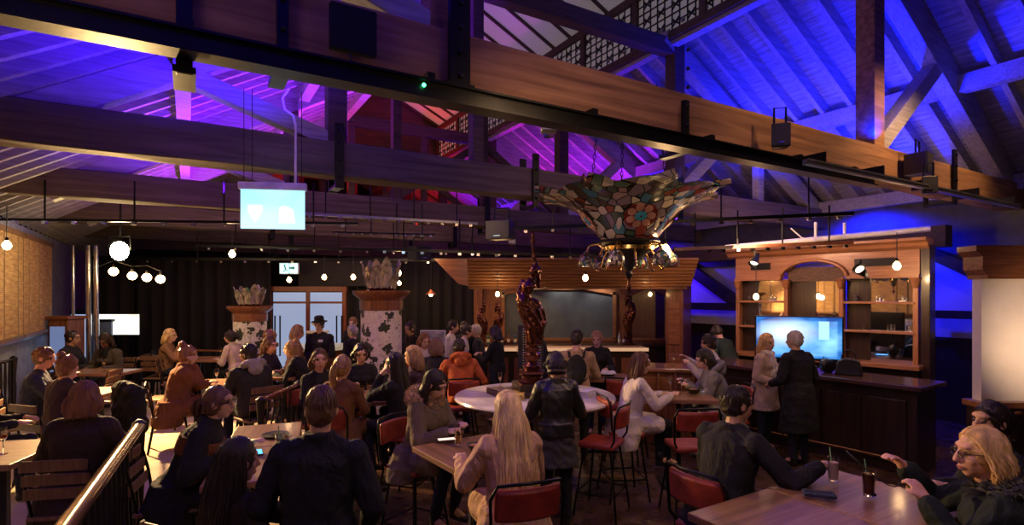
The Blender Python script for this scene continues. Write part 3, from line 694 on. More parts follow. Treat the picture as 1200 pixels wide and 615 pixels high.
# newel post by the far column
e = empty('newel_post', (PX(316, 10.3), 10.3, .3), 0, 'dark turned newel post with a ball top beside the farther column', 'post')
MB().lathe([(.12, 0), (.12, .95), (.16, .97), (.16, 1.03), (.07, 1.08), (.12, 1.13), (.13, 1.19), (.10, 1.26), (.03, 1.30)], 18).build('post', mahog, e, True)
MB().box((0, 0, .1), (.3, .3, .2)).build('foot', mahog, e, bevel=.01)
# --- oval white counter near doors with little tiered fountain
e = empty('round_counter', (PX(372, 11.0), 11.0, 0), 0, 'round white topped counter lit in front of the glass doors', 'counter')
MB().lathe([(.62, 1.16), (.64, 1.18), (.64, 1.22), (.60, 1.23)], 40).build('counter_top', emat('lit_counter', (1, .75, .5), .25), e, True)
MB().lathe([(.5, 0), (.5, .1), (.46, .12), (.46, 1.1), (.58, 1.16)], 32).build('drum', mahog, e, True)
mm = mat('cream_stone', (.75, .62, .45), .5)
e2 = empty('tiered_stand', (PX(372, 11.15), 11.15, 1.235), 0, 'cream tiered stand on the round white counter behind the man in a hat', 'stand')
MB().lathe([(.12, 0), (.10, .03), (.04, .08), (.05, .18), (.22, .24), (.24, .27), (.05, .27), (.03, .3)], 24).build('lower_tier', mm, e2, True); MB().lathe([(.03, .3), (.03, .36), (.11, .41), (.12, .43), (.04, .44), (.02, .5), (.04, .54), (.0, .58)], 20).build('upper_tier', mm, e2, True)
# --- centre bar: counter, canopy, back bar
cb = empty('bar_counter', (PX(610, 11.6), 11.6, 0), 0, 'long bar with a glowing pale counter top under the timber canopy', 'bar counter')
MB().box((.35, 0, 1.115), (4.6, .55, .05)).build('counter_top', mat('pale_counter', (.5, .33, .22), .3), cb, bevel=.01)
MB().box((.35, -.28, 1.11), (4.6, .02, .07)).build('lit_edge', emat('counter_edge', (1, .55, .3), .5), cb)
MB().box((.35, .05, .54), (4.4, .4, 1.08)).build('front', dark_wood, cb); f = MB()
for k in range(8): f.box((-1.6+k*.56, -.17, .55), (.44, .03, .75))
f.build_each('panel', mahog, cb)
cn = empty('bar_canopy', (PX(660, 11.3), 11.3, 0), 0, 'wide fluted timber canopy hung over the centre bar', 'canopy')
prof = []
z0 = 2.42
for i in range(9):
    z = z0+i*.062; prof += [(-.15-.055*i, z), (-.17-.055*i, z+.03), (-.15-.055*i, z+.055)]
prof += [(.3, z0+.56), (.3, z0)]
MB().prism([(y, z) for y, z in prof], 'x', -1.95, 2.6).build('fluted_front', woodmat('canopy_wood', (.26, .11, .045), (.46, .22, .09), .4, 0, 2.2, .15, .2), cn)
MB().prism([(-2.65, z0+.56), (-1.95, z0+.56), (-1.95, z0), (-2.15, z0+.05), (-2.4, z0+.3)], 'y', -.2, .3).build('end_bracket', mahog_x, cn)
MB().box((.3, .25, z0-.03), (4.5, .6, .05)).build('soffit', mahog_x, cn)
bb = empty('back_bar', (PX(655, 13.2), 13.2, 0), 0, 'carved mahogany back bar with a large blackboard and a small mirror', 'back bar')
MB().box((.4, .1, 1.4), (4.9, .2, 2.8)).build('panelling', mahog, bb)
def frame(mb, x0, x1, z0, z1, w_, d, y):
    mb.box(((x0+x1)/2, y, z0), (x1-x0+w_, d, w_)); mb.box(((x0+x1)/2, y, z1), (x1-x0+w_, d, w_)); mb.box((x0, y, (z0+z1)/2), (w_, d, z1-z0+w_)); mb.box((x1, y, (z0+z1)/2), (w_, d, z1-z0+w_))
MB().prism([(-1.32, 1.2), (1.3, 1.2), (1.3, 2.25), (.6, 2.37), (-.6, 2.37), (-1.32, 2.25)], 'y', -.03, .0).build('blackboard', mat('blackboard', (.055, .062, .07), .55, var=.25, scale=3), bb)
f = MB(); f.box((0, -.04, 1.17), (2.75, .08, .07)); f.box((-1.35, -.04, 1.75), (.08, .08, 1.15)); f.box((1.33, -.04, 1.75), (.08, .08, 1.15)); f.beam((-1.38, -.04, 2.27), (-.6, -.04, 2.40), .08, .07); f.beam((.6, -.04, 2.40), (1.36, -.04, 2.27), .08, .07); f.beam((-.62, -.04, 2.4), (.62, -.04, 2.4), .08, .07)
f.build('blackboard_frame', mahog_x, bb)
mirror = mat('mirror', (.8, .8, .82), .03, 1, var=.02, bump=0)
MB().prism([(1.72, 1.2), (2.55, 1.2), (2.55, 2.2), (2.13, 2.42), (1.72, 2.2)], 'y', -.03, .0).build('mirror', mirror, bb)
f = MB(); f.box((2.13, -.04, 1.17), (.95, .08, .06)); f.box((1.68, -.04, 1.7), (.07, .08, 1.05)); f.box((2.59, -.04, 1.7), (.07, .08, 1.05)); f.beam((1.66, -.04, 2.22), (2.13, -.04, 2.47), .08, .06); f.beam((2.13, -.04, 2.47), (2.6, -.04, 2.22), .08, .06); f.build('mirror_frame', mahog_x, bb)
MB().box((.4, -.2, 1.05), (4.9, .4, .06)).build('shelf', dark_wood, bb, bevel=.01); MB().box((.4, -.12, .5), (4.9, .3, 1.0)).build('cupboards', dark_wood, bb)
f = MB()
for x in (-1.95, 2.82): f.box((x, -.06, 1.8), (.2, .12, 1.5)); f.box((x, -.08, 2.5), (.26, .16, .1)); f.box((x, -.08, 1.12), (.26, .16, .1))
f.build('pilasters', mahog, bb, bevel=.01)
for x in (-.15, .5): light('board_spot', 'SPOT', PW(655, 320, 12.8)+Vector((x*1.4+.3, 0, -.05)), (1, .9, .8), 26, .03, PW(655, 345, 13.2)+Vector((x*1.4+.3, 0, -.15)), 95, .9)
light('counter_glow', 'AREA', (PX(640, 11.9), 11.9, 2.3), (1, .6, .3), 14, 2.2, (PX(620, 11.8), 11.8, 1), sy=.4)
# tall carved panel wall that closes the right end of the centre bar
e = empty('panelled_pier', (PX(792, 11.6), 11.6, 0), -.5, 'tall polished wooden pier at the right end of the centre bar', 'pier')
MB().box((0, .3, 1.35), (.36, .9, 2.7)).build('body', mahog, e, bevel=.01); MB().box((0, -.17, 1.65), (.24, .02, .9)).build('panel', mahog_x, e, bevel=.01); MB().box((0, -.17, .65), (.24, .02, .7)).build('panel', mahog_x, e, bevel=.01)
MB().box((0, .28, 2.72), (.46, 1.0, .08)).build('cornice', mahog_x, e, bevel=.01)
# bottles & till on centre back bar shelf
bcol = [(.02, .09, .03), (.25, .1, .02), (.3, .3, .32), (.12, .02, .02), (.02, .05, .12)]
def bottle_mb(h=.28):
    return MB().lathe([(.03, 0), (.036, .01), (.036, h*.55), (.030, h*.65), (.013, h*.75), (.013, h*.97), (.016, h*.97), (.016, h)], 10)
bms = [mat('bottle_%s' % n, c_, .1, bump=0) for n, c_ in zip(('green', 'amber', 'clear', 'dark_red', 'blue'), bcol)]
lm = mat('paper_label', (.6, .55, .42), .7)
bn_ = ('green', 'amber', 'clear', 'dark red', 'blue')
i = 0
for x in [-1.7+.16*k for k in range(7)]+[1.42, 1.52]:
    nn = ('first', 'second', 'third', 'fourth', 'fifth', 'sixth', 'seventh', 'eighth', 'ninth')[i]
    e = empty('bottle', bb.location+Vector((x, -.25+.05*(i % 2), 1.08)), 0, bn_[i % 5]+' bottle, '+nn+' from the left on the shelf below the blackboard', 'bottle', 'bottles below the blackboard')
    bottle_mb().build('glass_body', bms[i % 5], e, True); MB().lathe([(.0365, .04), (.0368, .12)], 10).build('paper_label', lm, e, True); i += 1
# --- carved back bar on the right
CL = Vector((4.31, 10.4, 0)); CD = Vector((.649, -.761, 0)).normalized(); CA = math.atan2(CD.y, CD.x)
kb = empty('carved_back_bar', CL, CA, 'carved wooden back bar with arched centre, mirrors and glass shelves on the right', 'back bar')
W_ = 2.86
cab = woodmat('carved_cabinet_wood', (.26, .10, .045), (.50, .22, .10), .38, 2, 2.3, .12, .3)
cabx = woodmat('carved_cabinet_wood_long', (.28, .11, .05), (.52, .24, .11), .38, 0, 2.3, .12, .3)
# cornice with arch
arch = [(0, 2.52), (0, 2.95), (W_, 2.95), (W_, 2.52), (1.86, 2.52)]
for q in range(9): a = PI*q/8; arch.append((1.36+.50*math.cos(a), 2.54+.26*math.sin(a)))
arch.append((.86, 2.52))
MB().prism(arch, 'y', -.10, .12).build('frieze', cabx, kb)
MB().prism([(-.12, 2.93), (-.18, 2.96), (-.22, 3.02), (-.30, 3.05), (-.30, 3.09), (.15, 3.09), (.15, 2.93)], 'x', -.12, W_+.12).build('cornice', cabx, kb)
MB().tube([(1.36+.53*math.cos(PI*q/12), -.13, 2.54+.29*math.sin(PI*q/12)) for q in range(13)], .032, 8).build('arch_moulding', cabx, kb, True)
MB().box((1.36, .02, 2.60), (.9, .03, .25)).build('arch_grille', mat('carved_grille', (.10, .05, .03), .5, bump=1, bscale=30), kb)
MB().box((W_/2, -.12, 2.53), (W_+.05, .08, .05)).build('frieze_moulding', cabx, kb) if False else None
for x0, x1 in ((0, .84), (1.88, W_)): MB().box(((x0+x1)/2, -.12, 2.53), (x1-x0, .06, .05)).build('frieze_moulding', cabx, kb)
for x0, x1 in ((.3, .65), (2.0, 2.55)): MB().box(((x0+x1)/2, -.11, 2.76), (x1-x0, .03, .12)).build('vent_grille', black_metal, kb)
cm = MB()
for x in (.04, .92, 1.80, W_-.05): MB().box((x, -.04, 1.85), (.07, .14, 1.34)).build('column', cab, kb, bevel=.01); MB().lathe([(.02, 0), (.05, .04), (.06, .1), (.09, .16)], 10, c=(x, -.1, 2.34)).build('corbel', cabx, kb, True)
for x0, x1, lab in ((.36, .88, 1), (1.86+.32, W_-.08, 2)): MB().box(((x0+x1)/2, .06, 1.85), (x1-x0, .02, 1.34)).build('mirror', mirror, kb)
MB().box((1.56, .06, 1.95), (.40, .02, 1.15)).build('mirror', mirror, kb)
for x0, x1 in ((.06, .36), (.94, 1.36), (1.84, 2.18)): MB().box(((x0+x1)/2, .05, 1.85), (x1-x0, .04, 1.34)).build('back_panel', dark_wood, kb)
for x0, x1 in ((.06, .88), (1.84, W_-.06)):
    for z in (1.66, 2.12): MB().box(((x0+x1)/2, -.03, z), (x1-x0, .2, .035)).build('shelf', cabx, kb, bevel=.006)
MB().box((W_/2, -.12, 1.16), (W_+.1, .42, .07)).build('counter_top', cabx, kb, bevel=.01)
MB().box((W_/2, .0, .55), (W_, .35, 1.1)).build('cupboard_base', dark_wood, kb)
for k in range(5): 
    o = MB().box((.32+k*.56, -.19, .55), (.48, .03, .9)).build('door', mahog, kb, bevel=.008); MB().ell((.50+k*.56, -.22, .62), .016).build('knob', brass, o)
MB().box((W_+.07, .05, 1.5), (.12, .30, 3.0)).build('end_pier', dark_wood, kb, bevel=.01)
# glasses and bottles on its shelves
def small_glass(loc, label, group, par=None):
    return tag(MB().lathe([(.028, 0), (.03, .004), (.034, .1), (.031, .1), (.027, .012), (.0, .012)], 12).build('glass', glass, None, True, loc=loc), label, 'glass', group)
NUM = ('one', 'two', 'three', 'four', 'five', 'six', 'seven', 'eight', 'nine', 'ten', 'eleven')
i = 0
for x in (.12, .22, .5, .62, .74, 1.98, 2.08, 2.3, 2.45, 2.6, 2.7):
    z = 2.14 if i % 2 else 1.68
    p_ = CL+CD*x+Vector((-.02, -.03, z)); i += 1
    small_glass(p_, 'clear tumbler on the '+('upper' if z > 2 else 'lower')+' shelf of the carved back bar, number '+NUM[i-1]+' from the left', 'tumblers on the carved back bar')
def on_cab(x, y, z): return CL+CD*x+Vector((CD.y, -CD.x, 0))*(-y)*-1+Vector((0, 0, z))
# television in front of the carved back bar
tv = empty('television', PW(935, 396, 8.0), 0, 'large blue lit television standing on the right bar', 'television')
tv.rotation_euler = (0, 0, -.42)
def tvb(N, L, b):
    t = tex(N, L, 'ShaderNodeTexNoise', 2.2, stretch=(1, 1, 1.6), loc=(.3, 0, .2)); t.inputs['Detail'].default_value = 3
    sp = tex(N, L, 'ShaderNodeTexGradient', 1, gradient_type='SPHERICAL', stretch=(2.1, .1, 4.2), loc=(.35, 0, -.35))
    c = ramp(N, L, t.outputs['Fac'], [(.38, (.01, .07, .35)), (.52, (.03, .22, .66)), (.75, (.25, .62, 1))])
    L.new(mixc(N, L, sp.outputs['Fac'], c.outputs[0], (1, 1, 1)), b.inputs['Emission Color'])
MB().box((0, 0, 0), (1.16, .06, .64)).build('case', black_plastic, tv, bevel=.008); MB().box((0, -.033, .01), (1.11, .01, .59)).build('screen', emat('tv_blue', (.2, .5, 1), .9, tvb), tv)
MB().box((.33, -.04, .12), (.13, .004, .26)).build('bright_window', emat('tv_window', (.35, .7, 1), 1.0), tv)
MB().box((0, .05, -.32), (.1, .05, .2)).build('stand_neck', black_metal, tv); MB().box((0, .05, -.415), (.5, .22, .02)).build('stand_foot', black_metal, tv)
l = light('television_glow', 'AREA', (0, 0, 0), (.3, .6, 1), 9, 1.0, sy=.5); l.parent = tv; l.location = (0, -.06, 0); l.rotation_euler = (PI/2, 0, 0)
# --- right bar
B0 = Vector((3.1, 9.35, 0)); B1 = Vector((4.95, 6.65, 0)); BD = (B1-B0).normalized(); BA = math.atan2(BD.y, BD.x); BL = (B1-B0).length
rb = empty('bar_counter', B0, BA, 'long dark polished bar counter in front of the carved back bar', 'bar counter')
bar_top = mat('glossy_bar_top', (.07, .035, .035), .16, var=.3, scale=3, bump=.02)
MB().box((BL/2+.0, .35, 1.1), (BL+.1, .85, .06)).build('counter_top', bar_top, rb, bevel=.012)
MB().box((BL/2, .40, .53), (BL-.1, .6, 1.06)).build('body', dark_wood, rb); f = MB()
for k in range(6): f.box((.3+k*.52, .085, .52), (.44, .03, .8))
f.build_each('front_panel', dark_wood, rb, bevel=.01)
MB().tube([(0, -.08, .2), (BL, -.08, .2)], .02, 8).build('foot_rail', mat('dim_brass', (.18, .10, .05), .3, 1), rb, True)
def on_bar(x, y, z=1.131): return B0+BD*x+Vector((-BD.y, BD.x, 0))*y+Vector((0, 0, z))
# handbag & coffee things on bar
hb = empty('handbag', on_bar(2.35, .3), -.6, 'black leather handbag with arched handles on the right bar', 'handbag')
lea = mat('black_leather', (.012, .011, .012), .28, var=.3, bump=.3, bscale=60)
MB().prism([(-.17, 0), (.17, 0), (.13, .20), (.06, .235), (-.06, .235), (-.13, .20)], 'y', -.07, .07).build('body', lea, hb, True, .02)
MB().tube([(.085*math.cos(PI*q/10), -.03, .22+.13*math.sin(PI*q/10)) for q in range(11)], .009, 6).build('handle', lea, hb, True); MB().tube([(.085*math.cos(PI*q/10), .03, .22+.13*math.sin(PI*q/10)) for q in range(11)], .009, 6).build('handle', lea, hb, True)
hb = empty('shoulder_bag', on_bar(2.05, .35), .3, 'slouchy dark bag just left of the black handbag', 'bag')
MB().ell((0, 0, .11), (.15, .09, .115)).build('body', lea, hb, True); MB().tube([(.1*math.cos(PI*q/10), 0, .16+.11*math.sin(PI*q/10)) for q in range(11)], .008, 6).build('strap', lea, hb, True)
ph = empty('tablet', on_bar(1.85, .18), .2, 'small tablet glowing blue on the right bar', 'tablet')
MB().box((0, 0, .005), (.16, .2, .008)).build('body', black_plastic, ph); MB().box((0, 0, .011), (.14, .18, .002)).build('screen', emat('phone_blue', (.1, .4, 1), 2), ph)
# --- corner pier at far right
e = empty('white_pier', (5.74, 5.98, 0), 0, 'white plastered pier with carved wooden capital at the right edge', 'pier')
MB().box((0, .06, 1.75), (1.2, .12, 1.36)).build('plaster_face', mat('warm_white_plaster', (.66, .60, .54), .7, var=.1, scale=2), e)
MB().prism([(-.62, 2.42), (-.62, 2.46), (-.67, 2.52), (-.67, 2.66), (-.74, 2.72), (-.74, 2.78), (.7, 2.78), (.7, 2.42)], 'y', -.1, .16).build('capital', mahog_x, e)
MB().box((0, .04, 1.05), (1.36, .26, .07)).build('dado_cap', mahog_x, e, bevel=.01); MB().box((0, .05, .5), (1.28, .2, 1.02)).build('dado', dark_wood, e)
cv = MB()
for k in range(9): cv.ell((-.56+k*.14, -.09, .97), (.05, .03, .025), None, 8)
cv.build('carved_moulding', brass if False else mahog, e, True)
light('pier_wash', 'SPOT', (5.55, 4.9, 1.55), (1, .66, .42), 60, .05, (5.85, 5.95, 1.8), 100, 1.0)
# blue lit plaster brace at the right wall
e = empty('wall_brace', RT(11.45, 2.9, 0), TANG, 'black diagonal timber brace against the blue lit wall on the right', 'brace')
MB().beam((0, 1.7, 3.0), (0, -.7, 1.6), .14, .20).build('brace', wain, e); MB().box((0, .5, 1.9), (.12, 2.4, .14)).build('rail', wain, e)
e = empty('wall_brace', RT(11.4, 9.2, 0), TANG, 'black diagonal timber between the centre bar and the carved back bar', 'brace')
MB().beam((0, 1.6, 3.4), (0, -1.9, 1.3), .14, .28).build('brace', wain, e); MB().box((0, 0, 1.95), (.14, 4.6, .18)).build('rail', wain, e)
# --- island bar box in the middle right
e = empty('island_bar', (PX(790, 8.5), 8.5, 0), -.22, 'panelled polished wood island bar with glossy top right of centre', 'bar')
MB().box((0, 0, 1.11), (1.15, .72, .06)).build('counter_top', woodmat('island_top', (.30, .12, .05), (.50, .24, .10), .15, 0, 2, .05, .6), e, bevel=.015)
MB().box((0, 0, .54), (1.02, .6, 1.08)).build('body', mahog, e)
f = MB()
for k in range(4): f.box((-.38+k*.25, -.31, .8), (.2, .03, .40))
f.build_each('panel', mahog_x, e, bevel=.008)
f = MB()
for k in range(5): f.tube([(-.5+k*.25, -.31, .6), (-.5+k*.25, -.36, .85), (-.5+k*.25, -.34, 1.07)], [.02, .035, .02], 8)
f.build_each('bracket', mahog_x, e, True)
# ================================================================ continuous surfaces (voxel skin)
def blob_mesh(mb, name, m, voxel=.012, smooth=2, fold=0, fscale=9.0):
    me = mb.mesh('tmp'); o = bpy.data.objects.new('tmp', me); sc.collection.objects.link(o)
    r = o.modifiers.new('R', 'REMESH'); r.mode = 'VOXEL'; r.voxel_size = voxel; r.use_smooth_shade = True
    if smooth: s_ = o.modifiers.new('S', 'SMOOTH'); s_.factor = .6; s_.iterations = smooth
    dg = bpy.context.evaluated_depsgraph_get(); out = bpy.data.meshes.new_from_object(o.evaluated_get(dg), depsgraph=dg)
    bpy.data.objects.remove(o); bpy.data.meshes.remove(me); out.name = name
    out.materials.clear()
    if m: out.materials.append(m)
    if fold:
        n = len(out.vertices); co = np.empty(n*3, 'f'); out.vertices.foreach_get('co', co); co = co.reshape(-1, 3)
        nr = np.empty(n*3, 'f'); out.vertices.foreach_get('normal', nr); nr = nr.reshape(-1, 3); k = fscale
        x, y, z = co.T*k; ph = rnd.uniform(0, 6)
        d = np.sin(x*1.7+np.sin(z*.9+ph)*1.6+y*.8)*np.sin(z*1.9+np.sin(y*1.3+x)*1.4+ph)+.5*np.sin(x*3.1+z*4.2+y*2.3+np.sin(x*2)*1.5)
        co = co+nr*(fold*d)[:, None]; out.vertices.foreach_set('co', co.astype('f').ravel()); out.update()
    out.polygons.foreach_set('use_smooth', [True]*len(out.polygons))
    return out
def blob(mb, name, m, parent=None, **k):
    o = bpy.data.objects.new(name, blob_mesh(mb, name, m, **k)); sc.collection.objects.link(o)
    if parent: o.parent = parent
    return o
# --- bronze figure holding a torch (height 1.68 from z=0)
def statue_parts(e, s=1.0, vox=.012):
    mb = MB(); V = Vector
    mb.tube([V((0, 0, .30)), V((.01, 0, .45)), V((.03, .0, .60)), V((-.03, 0, .78)), V((-.10, 0, .92)), V((-.085, 0, 1.03)), V((-.05, 0, 1.12)), V((-.015, 0, 1.2))], [.07, .085, .10, .125, .115, .082, .10, .06], 14, .85)
    mb.caps((.10, .0, .62), (.02, .02, .86), .055, .10); mb.caps((.03, 0, .42), (.11, 0, .63), .05, .065)
    mb.caps((-.085, -.045, 1.12), (-.06, -.07, 1.1), .045, .04); mb.caps((.0, -.05, 1.13), (.0, -.075, 1.11), .045, .04)
    mb.caps((-.01, 0, 1.17), (.015, -.01, 1.25), .038, .034); mb.ell((.025, -.015, 1.31), (.062, .07, .08)); mb.ell((.05, .035, 1.32), (.07, .06, .075))
    mb.caps((.06, .05, 1.28), (.085, .05, 1.10), .05, .022); mb.ell((.02, -.085, 1.30), .012)
    mb.caps((.02, .02, 1.18), (.045, .03, 1.36), .036, .03); mb.caps((.045, .03, 1.36), (.015, .01, 1.58), .03, .021); mb.ell((.012, .0, 1.61), (.025, .025, .032))
    mb.caps((-.115, 0, 1.17), (-.17, -.03, 1.02), .038, .03); mb.caps((-.17, -.03, 1.02), (-.12, -.11, .92), .03, .022); mb.ell((-.10, -.12, .91), (.03, .025, .02))
    for k in range(9):   # drapery folds
        a = k*.75; r = .10
        mb.tube([V((-.09+r*1.05*math.cos(a), r*math.sin(a), .97)), V((-.03+r*1.25*math.cos(a+.5), r*1.1*math.sin(a+.5), .78)), V((.03+r*1.0*math.cos(a+1), r*math.sin(a+1), .58)), V((.02+r*.9*math.cos(a+1.4), r*.85*math.sin(a+1.4), .36))], [.016, .024, .024, .02], 8)
    mb.caps((.12, .02, .80), (.17, .03, .64), .04, .02); mb.caps((-.14, 0, .86), (.1, -.03, .70), .03, .03)
    blob(mb, 'figure', bronze, e, voxel=vox, smooth=2, fold=.002, fscale=24)
    MB().lathe([(.15, 0), (.155, .03), (.10, .06), (.12, .10), (.075, .15), (.10, .20), (.105, .24), (.07, .27), (.09, .33), (.05, .36)], 20).build('round_base', bronze, e, True)
    MB().lathe([(.012, 1.55), (.014, 1.66), (.035, 1.70), (.032, 1.71), (.015, 1.715), (.016, 1.73), (.024, 1.755), (.018, 1.79), (.004, 1.82)], 12, c=(.012, 0, 0)).build('torch', bronze, e, True)
TX, TY = .27, 6.5
# round marble table
rt = empty('round_table', (TX, TY, 0), 0, 'large round marble topped table with the tall bronze figure in its centre', 'table')
MB().lathe([(.2, 1.0), (.90, 1.0), (.945, 1.015), (.955, 1.035), (.945, 1.055), (.90, 1.062), (.0, 1.062)], 56).build('tabletop', marble, rt, True)
MB().lathe([(.44, 0), (.44, .08), (.38, .12), (.38, .88), (.46, .94), (.5, 1.0)], 12).build('drum_base', mat('painted_base', (.30, .28, .30), .5), rt)
f = MB()
for k in range(12):
    a = 2*PI*(k+.5)/12; f.box((.372*math.cos(a), .372*math.sin(a), .5), (.02, .13, .62), Matrix.Rotation(a, 3, 'Z'))
f.build_each('base_panel', dark_wood, rt)
sb = empty('plinth', (TX-.03, TY+.02, 1.063), .25, 'dark stepped square plinth under the tall bronze figure on the marble table', 'plinth')
MB().box((0, 0, .03), (.52, .52, .06)).build('lower_step', dark_wood, sb, bevel=.006); MB().box((0, 0, .10), (.40, .40, .08)).build('upper_step', dark_wood, sb, bevel=.006); MB().lathe([(.17, .14), (.17, .16), (.12, .19), (.13, .22), (.09, .25)], 20).build('turned_collar', bronze, sb, True)
s1 = empty('bronze_figure', (TX-.03, TY+.02, 1.313), 0, 'tall bronze figure raising a torch from the centre of the marble table', 'statue')
statue_parts(s1); s1.scale = (.98, .98, .93)
def small_statue(px, py, Y, sc_, rz, label, ztop=1.14):
    c = copy_tree(s1); c.location = (PX(px, Y), Y, ztop); c.rotation_euler = (0, 0, rz); c.scale = (sc_,)*3; c['label'] = label; return c
small_statue(566, 0, 11.6, .68, .4, 'bronze figure at the left end of the centre bar counter')
small_statue(584, 0, 11.75, .66, 2.6, 'bronze figure just right of the leftmost figure on the centre bar')
small_statue(737, 0, 12.6, .82, 2.9, 'bronze figure below the chandelier, before the small arched mirror', 1.083)
# menus stacked on the marble table
menu_brown = mat('menu_cover', (.16, .10, .08), .45); menu_paper = mat('menu_paper', (.75, .62, .40), .6)
yl = mat('yellow_flyer', (.72, .52, .10), .5)
for (x, y, rz, n, mm_, nm, lab) in ((-.42, -.02, .5, 6, menu_brown, 'menu', 'dark covered menu in the left pile on the marble table'), (-.22, -.22, -.15, 5, yl, 'flyer', 'yellow flyer in the small pile before the plinth'), (.52, -.12, 1.0, 6, white_plastic, 'booklet', 'pale booklet in the right pile on the marble table')):
    for k in range(n):
        e = empty(nm, (TX+x+rnd.uniform(-.006, .006), TY+y+rnd.uniform(-.006, .006), 1.0635+k*.0125), rz+rnd.uniform(-.09, .09), lab.replace(' in the', ', '+('lowest', 'second lowest', 'third from the bottom', 'fourth from the bottom', 'fifth from the bottom', 'sixth from the bottom')[k]+' in the'), nm, nm+'s piled on the marble table')
        MB().box((0, 0, .001), (.20, .30, .002)).box((0, 0, .010), (.20, .30, .002)).box((-.099, 0, .0055), (.002, .30, .011)).build('cover', mm_, e); MB().box((.002, 0, .0055), (.19, .29, .0068)).build('pages', menu_paper, e)
# --- stained glass chandelier
def stained(name, seed, tint=(1, 1, 1), scale=8.5):
    m, N, L, b = newmat(name, .22)
    tc = N.new('ShaderNodeTexCoord'); mp = N.new('ShaderNodeMapping'); mp.inputs['Location'].default_value = (seed, seed*.7, 0); mp.inputs['Scale'].default_value = (1, 1, .75); L.new(tc.outputs['Object'], mp.inputs[0])
    v = N.new('ShaderNodeTexVoronoi'); v.inputs['Scale'].default_value = scale; L.new(mp.outputs[0], v.inputs['Vector'])
    e = N.new('ShaderNodeTexVoronoi'); e.feature = 'DISTANCE_TO_EDGE'; e.inputs['Scale'].default_value = scale; L.new(mp.outputs[0], e.inputs['Vector'])
    sp = N.new('ShaderNodeSeparateColor'); L.new(v.outputs['Color'], sp.inputs[0])
    c = ramp(N, L, sp.outputs[0], [(0, (.42, .36, .27)), (.14, (.05, .07, .05)), (.3, (.16, .11, .13)), (.42, (.05, .15, .20)), (.50, (.48, .38, .28)), (.60, (.20, .04, .025)), (.70, (.06, .04, .03)), (.84, (.09, .15, .10)), (.92, (.30, .18, .14))], True)
    ld = ramp(N, L, e.outputs['Distance'], [(.0, (.01, .01, .01)), (.035, (.01, .01, .01)), (.05, (1, 1, 1))])
    col = mixc(N, L, 1, c.outputs[0], ld.outputs[0], 'MULTIPLY'); L.new(col, b.inputs['Base Color']); 
    L.new(col, b.inputs['Emission Color']); b.inputs['Emission Strength'].default_value = .02
    bumpn(N, L, e.outputs['Distance'], b, .4, .01)
    return m
sg = stained('stained_glass', 2.0)
CX, CY = PX(737, 6.3), 6.3
ch = empty('chandelier', (CX, CY, 0), .0, 'huge stained glass flower shaped chandelier hanging right of centre', 'chandelier')
Z0 = 2.85
def chfn(r, z, q):
    f = max(0, (z-Z0)/.62); p = abs(math.cos(q*4)); 
    rr = r*(1+.10*f*f*(p-.6)); zz = z+.06*f*f*(p-.5)
    return rr, zz
prof = [(.27, Z0), (.33, Z0+.05), (.40, Z0+.14), (.47, Z0+.24), (.56, Z0+.33), (.68, Z0+.42), (.83, Z0+.49), (.97, Z0+.53)]
inner = [(r-.012, z+.008) for r, z in prof][::-1]
mb = MB(); n = 64; pr = prof+inner; vs = []; fs = []
for r, z in pr:
    for k in range(n):
        q = 2*PI*k/n; rr, zz = chfn(r, z, q); vs.append((rr*math.cos(q), rr*math.sin(q), zz))
for i in range(len(pr)-1):
    for k in range(n): fs.append((i*n+k, i*n+(k+1) % n, (i+1)*n+(k+1) % n, (i+1)*n+k))
mb.add(vs, fs).build('glass_bowl', sg, ch, True)
for k in range(8):      # flaring petals with their own tips
    a = 2*PI*k/8+.2; pm = MB(); L_ = []
    d = Vector((math.cos(a), math.sin(a), 0)); s_ = Vector((-d.y, d.x, 0)); vs = []; n2 = 8
    for i in range(n2+1):
        f = i/n2; rr = .62+.50*f; z = Z0+.38+.20*f-.03*f*f+.02*math.sin(f*3); ww = .20*math.sin(PI*(.30+.66*f))
        for o_ in (-1, -.5, 0, .5, 1): vs.append(d*rr+s_*ww*o_+Vector((0, 0, z+.05*o_*o_)))
    m_ = len(vs); vs += [v+Vector((0, 0, -.008)) for v in vs]; fs = []
    for i in range(n2):
        for j in range(4): q = i*5+j; fs += [(q, q+1, q+6, q+5), (m_+q+5, m_+q+6, m_+q+1, m_+q)]
        fs += [(i*5, i*5+5, m_+i*5+5, m_+i*5), (i*5+4, m_+i*5+4, m_+i*5+9, i*5+9)]
    fs += [tuple(range(n2*5, n2*5+5))+tuple(range(m_+n2*5+4, m_+n2*5-1, -1))]
    pm.add(vs, fs).build('glass_petal', sg, ch, True)
pinkg = mat('pink_glass', (.42, .20, .15), .2, var=.3); redg = mat('red_glass', (.13, .02, .014), .2, var=.4); blueg = mat('blue_glass', (.05, .28, .40), .2, var=.3); whiteg = mat('cream_glass', (.55, .47, .38), .2, var=.2)
def rad_at(z):
    for (r0, a), (r1, b_) in zip(prof, prof[1:]):
        if a <= z <= b_: return r0+(r1-r0)*(z-a)/(b_-a)
    return .9
